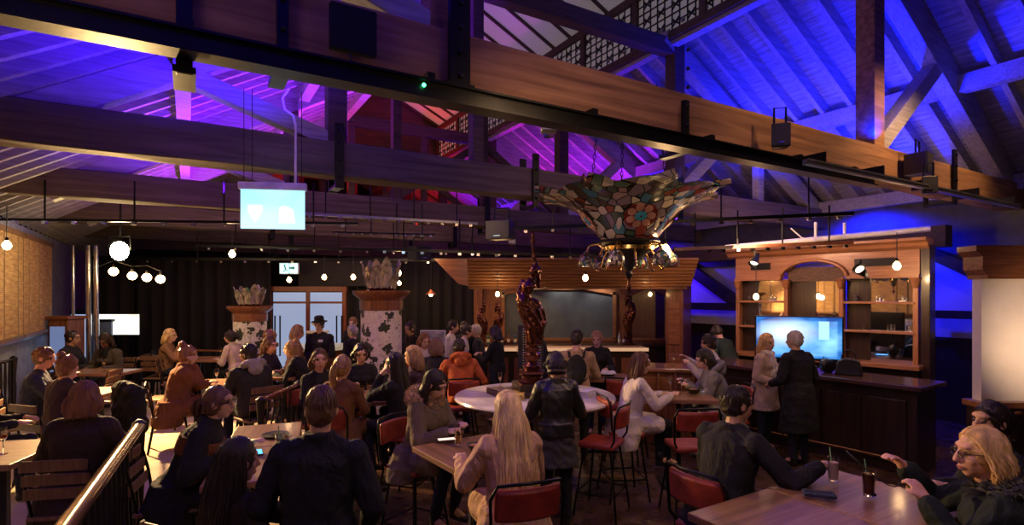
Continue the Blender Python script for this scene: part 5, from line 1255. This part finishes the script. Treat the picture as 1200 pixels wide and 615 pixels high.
    for H, K, A in lg:
        sh = MB(); q = (A-K).normalized(); sh.caps(A+V((0, 0, .05)), A+V((0, .0, -.02)), .047, .042); sh.caps(A+V((0, -.015, -.048)), A+V((0, .13, -.060)), .036, .028); sh.ell(A+V((0, .10, -.052)), (.042, .06, .032))
        blob(sh, 'shoe', mat('shoe_'+shoes, (.015, .013, .012) if shoes == 'black' else (.25, .2, .16), .35), e, voxel=.010, smooth=1)
    # ---- upper garment
    t = MB(); g = thick+.008; torso(t, g)
    for S, E, W in ((SL, EL, WL), (SR, ER, WR)): t.caps(S, E, .047*s+g*.85, .040*s+g*.8); d = (W-E); t.caps(E, E+d*.93, .040*s+g*.8, .030*s+g*.7)
    if collar: t.loft([(P+u*.44*s, X, f, .11, .09), (P+u*.50*s, X, f, .085, .08), (P+u*(.50*s+collar), X, f, .078, .078)], 16)
    if coat is not None or hem is not None:
        h_ = hem if hem is not None else .5
        if pose == 'stand': t.loft([(P+u*.10*s, X, f, .15*s+g, .12*s+g), (P-V((0, 0, .05)), X, f, .175*s+g, .14*s+g), (V((0, 0, h_)), X, f, .21*s+g, .17*s+g)], 20)
        else:
            for H, K, A in lg: t.caps(H, H+(K-H)*.72, .09*s+g, .072*s+g)
            if h_ < seat: t.loft([(P+V((0, -.02, .08)), X, V((0, 1, 0)), .17*s+g, .13*s+g), (V((0, -.05, seat-.0)), X, V((0, 1, 0)), .215*s+g, .20), (V((0, -.08, (seat+h_)/2)), X, V((0, 1, 0)), .225*s+g, .19), (V((0, -.09, h_)), X, V((0, 1, 0)), .23*s+g, .17)], 20)
    else: t.loft([(P-V((0, 0, .02)), X, f, .155*s+g, .12*s+g), (P+u*.1*s, X, f, .15*s+g, .115*s+g)], 16)
    gm = cloth(*top) if not callable(top) else top()
    blob(t, 'coat' if coat is not None or hem is not None else 'top', gm, e, voxel=vox, smooth=1, fold=.0022 if thick < .02 else .0032, fscale=12)
    if hood:
        h2 = MB(); c = Nk-f*.055*s+u*.0
        for k in range(14): a = 2*PI*k/14; h2.ell(c+X*.115*math.cos(a)+f*(.085*math.sin(a)-.02)+u*(.02+.03*(-math.sin(a))), (.045, .045, .042))
        h2.ell(c-f*.08-u*.03, (.10, .06, .09)); blob(h2, 'hood', cloth(hood[0], hood[1]), e, voxel=vox, smooth=2, fold=.005)
    if fur:
        h2 = MB(); c = Nk-f*.04*s-u*.01; r = random.Random(5)
        for k in range(16): a = 2*PI*k/16; h2.ell(c+X*.13*math.cos(a)+f*(.095*math.sin(a)-.02)+u*(.015+.03*(-math.sin(a))), .05)
        for k in range(1300 if near == 2 else 220):
            a = r.uniform(0, 2*PI); b2 = r.uniform(0, 2*PI); ce = c+X*.13*math.cos(a)+f*(.095*math.sin(a)-.02)+u*(.015+.03*(-math.sin(a)))
            o_ = (X*math.cos(a)+f*math.sin(a))*math.cos(b2)+u*math.sin(b2); o_ = (o_+V((r.uniform(-.5, .5), r.uniform(-.5, .5), r.uniform(-.6, .3)))).normalized(); h2.tube([ce+o_*.03, ce+o_*.085+V((0, 0, -.012))], [.0065, .001], 4)
        h2.build('fur_collar', mat('fur_'+fur[0], fur[1], .8, var=.35, scale=30), e, True)
    if scarf:
        h2 = MB(); c = Nk+u*.01
        for k in range(14): a = 2*PI*k/14; h2.ell(c+X*.072*math.cos(a)+f*(.072*math.sin(a)+.01)+V((0, 0, .012*math.sin(3*a))), (.034, .034, .038))
        h2.caps(c+f*.09+X*.03, P+u*.22+f*.13+X*.05, .035, .04); h2.caps(c+f*.09-X*.03, P+u*.26+f*.13-X*.05, .035, .038)
        blob(h2, 'scarf', cloth(*scarf), e, voxel=vox, smooth=1, fold=.006, fscale=20)
    if patch:
        h2 = MB(); h2.loft([(P+u*.27*s, X, f, .15*s*.93+g+.004, .108*s+g+.006), (P+u*.34*s+f*.006, X, f, .167*s*.93+g+.004, .117*s+g+.006), (P+u*.40*s, X, f, .166*s*.95+g+.003, .108*s+g+.005)], 18); blob(h2, 'shoulder_panel', cloth(*patch), e, voxel=vox, smooth=1)
    if glasses:
        h2 = MB()
        for q in (-1, 1):
            h2.tube([T((q*.031+.022*math.cos(a*PI/6), .098, .008+.017*math.sin(a*PI/6))) for a in range(13)], .0022, 5); h2.tube([T((q*.053, .096, .012)), T((q*.078, .04, .012)), T((q*.080, -.01, .006))], .002, 5)
        h2.tube([T((-.009, .099, .01)), T((.009, .099, .01))], .0022, 5); h2.build('eyeglasses', black_plastic, e)
    if hat:
        h2 = MB(); h2.lathe([(.145, .0), (.15, .006), (.09, .012), (.088, .09), (.06, .115), (0, .11)], 24, c=T((0, -.01, .065)), R=R); h2.build('hat', cloth(*hat), e, True)
    if backpack:
        h2 = MB(); c = P+u*.27*s-f*.20*s; h2.ell(c, (.14, .09, .21), None, 18); h2.ell(c-f*.05-u*.07, (.11, .06, .10), None, 14); bo = blob(h2, 'backpack', cloth(*backpack), e, voxel=vox, smooth=1, fold=.004)
        h3 = MB()
        for q in (-1, 1): h3.tube([c+X*q*.09+u*.17, SL.lerp(SR, .5)+X*q*.11+u*.075, P+u*.34*s+X*q*.12+f*.15, P+u*.16*s+X*q*.16+f*.03, c+X*q*.10-u*.14], .018, 8, .5)
        h3.build_each('backpack_strap', cloth(*backpack), e, True)
    # seat below
    for a_, b_2 in LKS:
        if label.startswith(a_): lk = b_2
    lk = lk or label
    if furn and len(lk.split()) > 12: print('LONGLK', len(lk.split()), lk)
    x += math.sin(math.radians(yaw))*.06; y -= math.cos(math.radians(yaw))*.06
    if furn == 'stool': stool(x, y, yaw, 'bar stool under the '+lk, z0)
    if furn == 'chair': chair(x, y, yaw, 'wooden chair under the '+lk, z0)
    return e
def place(px, ytop, ztop):
    Y = F*(EYE-ztop)/(ytop-HZ); return PX(px, Y), Y
BLK = ('black', (.018, .017, .019)); NAVY = ('navy', (.03, .035, .065)); 
# ---- near people
person(-1.01, 2.85, 0, 4, 'man seen from behind in a long black coat with collar, standing left of centre', 'stand', fem=False, lean=2, hy=4, hp=4, top=BLK, hem=.55, coat=1, hairs=('short', 'brown'), near=2, collar=.05, thick=.022, lh=(-.24, .22, 1.02), rh=(.22, .2, .98))
person(-2.40, 3.98, .3, -72, 'woman with ponytail and glasses in black coat with a rust brown shoulder panel', 'sit', .45, lean=20, hy=-14, hp=2, top=BLK, coat=1, hem=.2, hairs=('ponytail', 'brown', .16), near=2, glasses=True, collar=.05, thick=.03, patch=('rust', (.16, .055, .02)), lh=(-.10, .42, .80), rh=(.16, .30, .78), skin='fair', furn='chair')
person(-1.50, 2.88, .3, -22, 'woman from behind with very long dark hair beside the coat man', 'sit', .38, s=.9, lean=4, hy=-18, hp=6, top=('dark_brown', (.035, .022, .018)), hairs=('long', 'dark', .46), near=2, lh=(-.1, .4, .80), rh=(.30, .22, .62), furn='chair')
person(-.82, 4.86, 0, -122, 'woman in khaki parka with a fur hood looking down at her phone', 'sit', .75, lean=14, hy=6, hp=30, top=('khaki_parka', (.16, .12, .085)), coat=1, hem=.62, hairs=('long', 'dark', .26), near=2, fur=('tan', (.42, .27, .14)), thick=.03, lh=(-.06, .40, 1.12), rh=(.12, .40, 1.10), curl=1.2, furn='stool')
person(.0, 3.52, 0, 20, 'woman from behind with long straight blonde hair and a camel coat', 'sit', .75, lean=6, hy=12, hp=8, top=('camel', (.50, .30, .19)), coat=1, hem=.32, hairs=('long', 'pale', .50), near=2, thick=.026, lh=(-.24, .36, 1.10), rh=(.14, .38, 1.08), furn='stool')
person(.43, 5.30, 0, 3, 'standing woman in black leather jacket, dark patterned skirt and tall boots', 'stand', lean=3, hy=0, hp=24, top=lambda: mat('leather_jacket', (.016, .016, .015), .30, var=.3, bump=.25, bscale=60), skirt=('patterned_skirt', (.05, .045, .045), .60), pants=('black_tights', (.012, .012, .013)), hairs=('half', 'dark', .06), near=2, thick=.02, collar=.03, lh=(-.15, .28, 1.12), rh=(.15, .28, 1.12))
person(1.40, 3.62, 0, -58, 'man in black coat holding a drink with a green straw at the right table', 'sit', .75, fem=False, lean=10, hy=-24, hp=2, top=BLK, coat=1, hem=.6, hairs=('short', 'dark'), near=2, collar=.035, thick=.022, skin='tan', rh=(.40, .42, 1.14), lh=(-.16, .40, 1.08), curl=1.3, furn='stool')
person(2.40, 2.60, 0, 62, 'blonde woman in glasses and a black furry hooded coat at bottom right', 'sit', .75, lean=10, hy=20, hp=4, top=('black_green', (.016, .022, .02)), coat=1, hem=.6, hairs=('bob', 'blond', .17), near=2, glasses=True, fur=('dark', (.03, .028, .028)), thick=.026, lh=(-.12, .36, 1.24), rh=(.22, .40, 1.30), curl=1.2, skin='pink', furn='stool')
person(2.98, 3.28, 0, 78, 'dark haired woman cut off by the right edge behind the blonde in glasses', 'sit', .75, lean=6, hy=20, hp=2, top=BLK, hairs=('ponytail', 'dark', .16), near=2, skin='tan', lh=(-.14, .36, 1.1), furn='stool')
person(-3.12, 3.95, .3, 12, 'woman from behind with blonde bob and a bulky dark brown coat at lower left', 'sit', .45, lean=3, hy=6, hp=4, top=('dark_umber', (.045, .028, .022)), coat=1, hem=.12, hairs=('bob', 'auburn', .13), near=2, thick=.04, lh=(-.2, .32, .76), rh=(.2, .32, .76), furn='chair')
# ---- middle right
person(1.30, 6.12, 0, -82, 'woman with wavy dark hair and a white jacket on a stool', 'sit', .75, lean=12, hy=-4, hp=8, top=('white_jacket', (.62, .55, .50)), coat=1, hem=.56, pants=('black_pants', (.012, .012, .014)), hairs=('long', 'brown', .24), rh=(.10, .46, 1.12), lh=(-.10, .44, 1.10), thick=.02, legs=[((-.10, .42, .80), (.02, .36, .40)), ((.10, .42, .80), (-.06, .48, .36))], furn='stool')
person(2.62, 6.75, 0, 84, 'woman in a grey hooded coat using a phone at the tall table', 'sit', .75, lean=20, hy=4, hp=24, top=('grey_coat', (.20, .185, .19)), coat=1, hem=.5, hairs=('long', 'dark', .16), hood=('grey_coat', (.20, .185, .19)), rh=(.10, .44, 1.14), lh=(-.10, .44, 1.12), thick=.026, furn='stool')
person(2.86, 7.78, 0, 60, 'woman with a hair bun in a white top holding up a phone', 'stand', lean=2, hy=10, hp=14, top=('cream_knit', (.50, .44, .44)), hairs=('bun', 'dark'), rh=(.10, .36, 1.30), lh=(-.12, .30, 1.25), near=1)
person(3.62, 7.85, 0, -140, 'blonde woman in a beige coat and white scarf standing by the right bar', 'stand', lean=2, hy=-14, hp=6, top=('beige_coat', (.46, .33, .27)), coat=1, hem=.62, hairs=('long', 'blond', .20), scarf=('white_scarf', (.65, .58, .56)), lh=(-.12, .22, 1.02), rh=(.12, .22, 1.02), thick=.02)
person(3.78, 7.2, 0, 22, 'grey haired older man in a long black coat standing at the right bar', 'stand', fem=False, lean=3, hy=14, hp=6, top=BLK, coat=1, hem=.45, hairs=('short', 'grey'), collar=.04, thick=.024, lh=(-.2, .26, 1.05), rh=(.22, .2, .98))
person(3.95, 9.8, 0, 30, 'person in dark green leaning over behind the right bar', 'stand', fem=False, lean=28, hy=0, hp=40, top=('dark_green', (.02, .035, .03)), hairs=('short', 'dark'), lh=(-.25, .36, 1.1), rh=(.2, .4, 1.1), near=0)
person(.88, 7.42, 0, -8, 'man in a tan jumper seen from behind wearing a black backpack', 'stand', fem=False, lean=3, hy=-20, hp=8, top=('tan_jumper', (.38, .25, .16)), hairs=('short', 'dark'), backpack=('black_pack', (.015, .015, .017)), rh=(.2, .34, 1.1), lh=(-.2, .3, 1.1))
person(1.36, 8.75, 0, 172, 'fair ponytailed woman in a black top facing the backpack man', 'stand', lean=8, hy=-8, hp=18, top=BLK, hairs=('ponytail', 'light_brown', .26), lh=(-.14, .34, 1.1), rh=(.14, .34, 1.1), skin='fair')
person(.62, 10.7, 0, 75, 'fair haired waiting person in black before the centre bar', 'stand', lean=12, hy=0, hp=14, top=BLK, hairs=('bun', 'blond'), rh=(.05, .42, 1.15), lh=(-.1, .4, 1.1), near=0)
person(-.26, 9.6, 0, 62, 'dark haired woman in black looking at her phone before the glowing counter', 'stand', lean=2, hy=0, hp=24, top=BLK, hairs=('long', 'dark', .16), rh=(.08, .34, 1.18), lh=(-.08, .34, 1.16), near=0)
# ---- middle
person(-.70, 7.5, 0, 14, 'person from behind in a bright orange hooded sweatshirt', 'sit', .75, fem=False, lean=12, hy=-30, hp=12, top=('orange_hoodie', (.42, .10, .03)), hairs=('short', 'dark'), hood=('orange_hoodie', (.42, .10, .03)), lh=(-.26, .38, 1.1), rh=(.30, .36, 1.08), thick=.02, furn='stool')
person(-1.12, 7.95, 0, -5, 'woman from behind with wavy brown hair in black, left of the orange hoodie', 'sit', .75, lean=8, hy=10, hp=10, top=BLK, hairs=('long', 'brown', .14), furn='stool')
person(-1.50, 9.15, 0, -155, 'woman with auburn fringe and a white jumper by the grey poster', 'sit', .75, lean=8, hy=6, hp=16, top=('white_jumper', (.55, .46, .42)), hairs=('long', 'auburn', .15), near=1, furn='stool')
person(-1.80, 9.75, 0, 172, 'bearded man in black standing just right of the nearer column', 'stand', fem=False, lean=2, hy=-30, hp=10, top=BLK, skin='tan', hairs=('short', 'dark'), near=0, scarf=('beard_scarf', (.03, .02, .015)))
person(-1.80, 5.72, 0, -12, 'woman from behind with a long ponytail and a brown coat', 'sit', .75, lean=2, hy=-8, hp=4, top=('brown_coat', (.16, .075, .035)), coat=1, hem=.4, hairs=('ponytail', 'light_brown', .26), lh=(-.14, .36, 1.08), furn='stool')
person(-2.32, 6.45, 0, -128, 'smiling brown haired woman in black at the four women table', 'sit', .75, lean=6, hy=-26, hp=0, top=BLK, hairs=('half', 'brown', .14), furn='stool')
person(-1.98, 7.15, 0, -165, 'dark haired woman facing us behind the ponytail in brown coat', 'sit', .75, lean=6, hy=10, hp=14, top=BLK, hairs=('half', 'dark', .10), rh=(.10, .34, 1.12), furn='stool')
person(-1.20, 5.95, 0, 72, 'woman in black with long dark hair in profile, hand at her chin', 'sit', .75, lean=6, hy=4, hp=-2, top=BLK, hairs=('long', 'dark', .42), lh=(-.06, .22, 1.36), rh=(.10, .40, 1.08), furn='stool')
person(-1.16, 6.75, 0, 80, 'woman with light brown hair behind the dark haired profile woman', 'sit', .75, lean=4, hy=-8, hp=8, top=('plum', (.06, .03, .04)), hairs=('long', 'light_brown', .18), furn='stool')
# ---- platform, left
person(-5.55, 6.3, .3, -62, 'young man in a navy sweater at the left edge, hand raised', 'sit', .45, fem=False, lean=8, hy=-10, hp=12, top=NAVY, hairs=('short', 'brown'), rh=(.10, .36, .95), lh=(-.2, .34, .76), skin='pink', furn='chair')
person(-4.78, 5.75, .3, -18, 'person from behind with auburn bun in dark sweater at the light table', 'sit', .45, lean=6, hy=6, hp=6, top=('dark_sweater', (.05, .035, .045)), hairs=('bun', 'auburn'), furn='chair')
person(-5.05, 5.05, .3, -60, 'person in black mostly outside the left edge of the frame', 'sit', .45, fem=False, lean=6, top=BLK, hairs=('short', 'dark'), furn='chair')
person(-7.45, 9.15, .3, -75, 'man in glasses and black jacket seated by the service cupboard', 'sit', .45, fem=False, lean=4, hy=-4, hp=4, top=BLK, hairs=('short', 'dark'), glasses=True, thick=.025, furn='chair', skin='tan')
person(-6.78, 9.25, .3, 178, 'person with dark braids and olive jacket before the lit television', 'sit', .45, lean=10, hy=0, hp=30, top=('olive', (.07, .055, .035)), hairs=('long', 'dark', .20), skin='brown', thick=.03, scarf=('black_scarf', (.012, .012, .012)), furn='chair')
person(-6.45, 10.15, .3, -78, 'blonde woman in a brown sweater with hands near her face', 'sit', .45, lean=6, hy=-4, hp=4, top=('brown_sweater', (.26, .13, .06)), hairs=('long', 'blond', .16), rh=(.06, .26, .98), lh=(-.08, .32, .80), furn='chair')
person(-5.08, 10.15, .3, 74, 'dark haired woman in a cream sweater at the back left', 'sit', .45, lean=16, hy=10, hp=4, top=('cream_sweater', (.60, .46, .36)), hairs=('ponytail', 'dark', .10), furn='chair')
person(-4.28, 6.95, .3, -58, 'woman with top knot and rust teddy coat, hand on her mouth', 'sit', .45, lean=10, hy=-14, hp=8, top=('teddy', (.20, .075, .035), .95, 60, .8), hairs=('bun', 'auburn'), coat=1, hem=.3, collar=.04, rh=(.04, .19, 1.03), lh=(-.1, .36, .78), thick=.035, furn='chair')
person(-3.18, 6.75, .3, 52, 'dark haired man in a dark jacket with a pale grey hood down', 'sit', .45, fem=False, lean=12, hy=30, hp=2, top=('dark_jacket', (.035, .03, .028)), hairs=('short', 'dark'), hood=('pale_grey', (.34, .30, .32)), thick=.028, skin='tan', lh=(-.14, .40, .80), furn='chair')
person(-3.78, 8.35, .3, -100, 'long brown haired woman in glasses seated behind the hooded man', 'sit', .45, lean=6, hy=-8, hp=12, top=('dark_purple', (.03, .02, .03)), hairs=('long', 'brown', .18), glasses=True, furn='chair')
person(-3.02, 8.1, .3, 88, 'woman with top knot in black leaning on the table from the right', 'sit', .45, lean=22, hy=10, hp=4, top=BLK, hairs=('bun', 'light_brown'), lh=(-.1, .46, .78), rh=(.1, .44, .78), furn='chair')
# ---- far
person(PX(375, 10.25), 10.25, 0, 176, 'man in black with a pale badge and dark flat hat by the round white counter', 'stand', fem=False, lean=0, top=BLK, hairs=('short', 'dark'), near=1, hat=('black_hat', (.015, .015, .015)), lh=(-.1, .2, 1.02), rh=(.1, .2, 1.02), thick=.022, s=1.02)
person(PX(343, 10.0), 10.0, 0, -60, 'fair haired woman in a tan top at the left of the round white counter', 'stand', hp=14, top=('tan_top', (.36, .20, .13)), hairs=('long', 'light_brown', .16), near=0)
person(PX(417, 10.0), 10.0, 0, 60, 'balding man in black seen from behind, left of the nearer column', 'stand', fem=False, s=.96, hp=8, top=BLK, hairs=('short', 'grey'), near=0)
person(PX(416, 11.8), 11.8, 0, 170, 'man in black standing far back against the drape', 'stand', fem=False, top=('charcoal', (.03, .03, .032)), hairs=('short', 'brown'), near=0, lh=(-.1, .25, 1.1), rh=(.1, .25, 1.15))
person(PX(524, 10.5), 10.5, 0, -95, 'left one of the two white shirted staff beyond the grey poster', 'stand', fem=False, lean=8, hp=10, top=('white_shirt', (.62, .55, .50)), hairs=('short', 'dark'), near=0)
person(PX(536, 10.1), 10.1, 0, -80, 'right one of the two white shirted staff beyond the grey poster', 'stand', fem=False, lean=14, hp=10, top=('white_shirt', (.62, .55, .50)), hairs=('short', 'dark'), near=0, s=.97)
person(PX(546, 11.0), 11.0, 0, 160, 'dark haired man in black beside the left end of the centre bar', 'stand', fem=False, top=BLK, hairs=('short', 'dark'), near=0, s=.97)
person(PX(563, 10.7), 10.7, 0, 95, 'grey haired man in a dark suit just left of the centre bar figures', 'stand', fem=False, top=('charcoal', (.03, .03, .032)), hairs=('short', 'grey'), near=0, s=.94)
bd = empty('badge', (PX(375, 10.25)+.09, 10.02, 1.40), 0, 'pale name badge on the chest of the man in the hat', 'badge'); MB().box((0, 0, 0), (.08, .01, .045)).build('card', white_plastic, bd); MB().box((0, .006, .0), (.06, .006, .03)).build('pin', dark_iron, bd)
# ---- loose stools and chairs
stool(.93, 5.66, 62, 'empty red leather bar stool right of the standing leather jacket woman')
stool(1.80, 5.55, 4, 'empty red leather bar stool nearest the viewer at the white jacket table')
stool(1.56, 7.45, -30, 'empty bar stool tucked behind the white jacket woman')
stool(1.0, 9.3, 175, 'empty red stool behind the tall table of the backpack man')
chair(-4.45, 5.9, 150, 'wooden chair draped with a dark coat on the pale carpet')
cd_ = MB(); cd_.loft([(Vector((0, 0, .95)), Vector((1, 0, 0)), Vector((0, 1, 0)), .19, .035), (Vector((0, 0, .88)), Vector((1, 0, 0)), Vector((0, 1, 0)), .235, .08), (Vector((0, -.02, .6)), Vector((1, 0, 0)), Vector((0, 1, 0)), .26, .10), (Vector((0, -.02, .22)), Vector((1, 0, 0)), Vector((0, 1, 0)), .25, .09)], 20); cd_.caps((.2, -.05, .85), (.26, -.06, .42), .06, .05); cd_.caps((-.2, -.05, .85), (-.25, -.06, .45), .06, .05)
o = blob(cd_, 'coat', cloth(*BLK), None, voxel=.012, smooth=2, fold=.012, fscale=12); o.location = (-4.45+.12, 5.9+.22, .32); o.rotation_euler = (0, 0, math.radians(150)); tag(o, 'dark coat draped over the back of the wooden chair on the pale carpet', 'coat')
chair(-5.1, 8.0, 100, 'empty wooden chair standing near the far edge of the pale carpet')
chair(-6.1, 8.0, 100, 'empty wooden chair right of the person in braids')
chair(PX(188, 10.0), 10.0, 0, 'empty wooden chair at the small table near the black drape')
chair(PX(205, 9.4), 9.4, -60, 'empty wooden chair left of the two fair haired women')
# ---- things on tables
flute((-3.98, 7.36, 1.053), 'left one of two sparkling wine glasses before the teddy coat woman'); flute((-3.84, 7.38, 1.053), 'right one of two sparkling wine glasses before the teddy coat woman')
flute((PX(97, 6.6), 6.6, 1.053), 'tall wine glass on the light topped table of the bun haired person'); tumbler((PX(86, 6.9), 6.9, 1.053), 'short tumbler on the light topped table', (.3, .2, .1), .09, False)
flute((PX(4, 4.1), 4.1, 1.053), 'wine glass of dark red on the table at the left edge', (.2, .01, .02))
flute((PX(122, 8.5), 8.5, 1.053), 'wine glass on the table of the person in braids')
flute((PX(258, 10.3), 10.3, 1.053), 'wine glass between the two fair haired women')
for i_, px in enumerate((180, 187, 194)): tumbler((PX(px, 10.55), 10.55, 1.053), ('left', 'middle', 'right')[i_]+' one of the three tumblers on the empty small table near the drape', (.5, .45, .4), .12, False, .3)
tumbler((-1.72, 4.05, 1.056), 'clear drink with lime and ice on the coat man table', (.25, .30, .18), .16, True, .85, .033)
phone((-1.92, 4.12, 1.056), .5, 'phone glowing blue on the table beside the ponytail woman', (.1, .5, .9))
pl = empty('plate', (-2.0, 4.62, 1.056), 0, 'black plate in the middle of the joined tables', 'plate'); MB().lathe([(.06, 0), (.11, .012), (.112, .016), (.06, .005), (0, .005)], 24).build('dish', black_plastic, pl, True); MB().box((.02, 0, .018), (.10, .05, .006)).build('receipt_tray', dark_iron, pl)
tumbler((-.42, 4.28, 1.073), 'glass in the hands of the fur hooded woman', (.4, .2, .08), .14, False, .5, .03); e = phone((-.53, 4.42, 1.073), 1.9, 'phone lying lit before the fur hooded woman', (.7, .5, .4))
bw = empty('bowl', (-.28, 4.12, 1.073), 0, 'small dark bowl on the table before the blonde in camel', 'bowl'); MB().lathe([(.03, 0), (.065, .05), (.06, .05), (.025, .006), (0, .006)], 20).build('bowl_body', black_plastic, bw, True); MB().ell((0, 0, .035), (.045, .045, .015)).build('dip', mat('dip', (.3, .1, .05), .5), bw, True)
tumbler((2.03, 3.45, 1.073), 'tall glass of pale pink drink with a green straw held by the seated man', (.55, .38, .34), .15, True, .8, .032)
tumbler((2.09, 3.2, 1.073), 'tall glass of dark red drink with a straw on right table', (.10, .008, .01), .15, True, .85, .034)
wl = empty('phone_wallet', (1.80, 3.2, 1.073), -.35, 'dark blue fabric phone wallet lying on the right table', 'wallet'); MB().box((0, 0, .009), (.17, .09, .018)).build('cover', cloth('navy_wallet', (.03, .035, .06)), wl, bevel=.006); MB().box((0, 0, .0195), (.12, .006, .003)).build('elastic', black_plastic, wl)
cbw = empty('cable', (2.10, 3.16, 1.075), 0, 'thin black cable looping up from the right table around the dark drink', 'cable')
MB().tube([(-.12+.13*math.cos(a*.42)+.013*a, .07*math.sin(a*.5)+.02, .125-.12*math.cos(a*.42+.5)+.003*a) for a in range(20)], .0035, 6).build('cord', black_plastic, cbw, True); MB().box((-.0, .02, .012), (.03, .02, .015)).build('plug', black_plastic, cbw)
flute((1.92, 6.62, 1.073), 'left wine glass on the tall table of the white jacket woman', (.3, .25, .2)); flute((2.06, 6.64, 1.073), 'right wine glass on the tall table of the white jacket woman', (.3, .25, .2))
bw = empty('bowl', (2.16, 6.5, 1.073), 0, 'black food bowl on the tall table of the white jacket woman', 'bowl'); MB().lathe([(.05, 0), (.09, .06), (.084, .06), (.045, .008), (0, .008)], 20).build('bowl_body', black_plastic, bw, True); MB().ell((0, 0, .04), (.06, .06, .02)).build('food', mat('food', (.35, .18, .08), .6), bw, True)
e = phone((2.28, 6.6, 1.073), 1.2, 'phone glowing violet before the grey hooded woman', (.55, .5, .9)); phone((1.80, 6.4, 1.073), .4, 'dark phone lying near the white jacket woman', (.05, .05, .06))
flute((TX-.42, TY+.42, 1.064), 'wine glass standing at the far left of the marble table', (.5, .2, .1))
flute((2.50, 8.45, 1.142), 'wine glass standing on the glossy island bar', (.6, .4, .2))
wp = empty('crumpled_paper', (PX(712, 7.95), 7.95, 1.073), 0, 'crumpled white paper and basket on the backpack man table', 'paper'); mb = MB()
for k in range(6): mb.ell((rnd.uniform(-.07, .07), rnd.uniform(-.05, .05), .03), (.06, .05, .04))
blob(mb, 'paper', white_plastic, wp, voxel=.012, smooth=1, fold=.006, fscale=30); MB().lathe([(.1, 0), (.12, .03), (.115, .03), (.09, .004), (0, .004)], 18).build('basket', dark_iron, wp, True)
tumbler((PX(694, 8.0), 8.0, 1.073), 'glass on the tall table of the backpack man', (.4, .2, .1), .13, False)
for i_, (px, Y) in enumerate(((424, 6.3), (433, 6.5), (440, 6.25))): tumbler((PX(px, Y), Y, 1.073), ('left', 'middle', 'right')[i_]+' one of three glasses on the four women table', (.35, .2, .1), .13, False)
tumbler((PX(331, 8.15), 8.15, 1.053), 'glass on the table of the long haired woman in glasses', (.4, .25, .12), .12, False)
# grey poster on easel, menu board
e = empty('poster_board', (PX(507, 9.55), 9.55, 0), -.1, 'grey landscape poster on a stand right of the woman with a fringe', 'poster')
m, N, L, b = newmat('poster_print', .6); t = tex(N, L, 'ShaderNodeTexNoise', 5, stretch=(1, 1, 2.5)); L.new(ramp(N, L, t.outputs[0], [(.3, (.08, .08, .10)), (.5, (.28, .27, .32)), (.7, (.50, .46, .50))]).outputs[0], b.inputs['Base Color'])
MB().box((0, 0, 1.3), (.42, .02, .62)).build('print', m, e); MB().box((0, .02, 1.3), (.45, .02, .65)).build('backing', white_plastic, e)
for x in (-.16, .16): MB().tube([(x, .05, 1.6), (x*1.3, .02, 0)], .012, 6).build('leg', black_metal, e)
MB().tube([(0, .05, 1.5), (0, .4, 0)], .012, 6).build('leg', black_metal, e)
e = empty('menu_board', (PX(622, 9.4), 9.4, 0), .05, 'tall dark menu board with small pale lines behind the bronze figure', 'menu board')
MB().box((0, 0, 1.3), (.44, .03, .85)).build('board', mat('menu_black', (.03, .03, .035), .5), e); MB().box((0, -.017, .92), (.40, .004, .1)).build('orange_band', mat('menu_orange', (.5, .25, .06), .5), e)
lm2 = mat('menu_lines', (.55, .48, .36), .6)
mb = MB()
for k in range(15):
    z = 1.66-k*.045; mb.box((-.16+.03, -.017, z), (.02, .004, .018)); mb.box((-.02, -.017, z), (.06+.05*((k*7) % 4)/4+.08, .004, .014)); mb.box((.16, -.017, z), (.04, .004, .014))
mb.build('printed_lines', lm2, e)
for x in (-.18, .18): MB().tube([(x, .03, .9), (x, .08, 0)], .012, 6).build('leg', black_metal, e)
MB().box((0, .05, .5), (.4, .015, .02)).build('crossbar', black_metal, e)
for k, x in enumerate((1.05, 1.32, 1.6)):
    flute(on_bar(x, .5), ('left', 'middle', 'right')[k]+' empty wine glass on the long dark right bar near the television', (.2, .2, .2))
bpy.context.view_layer.update()
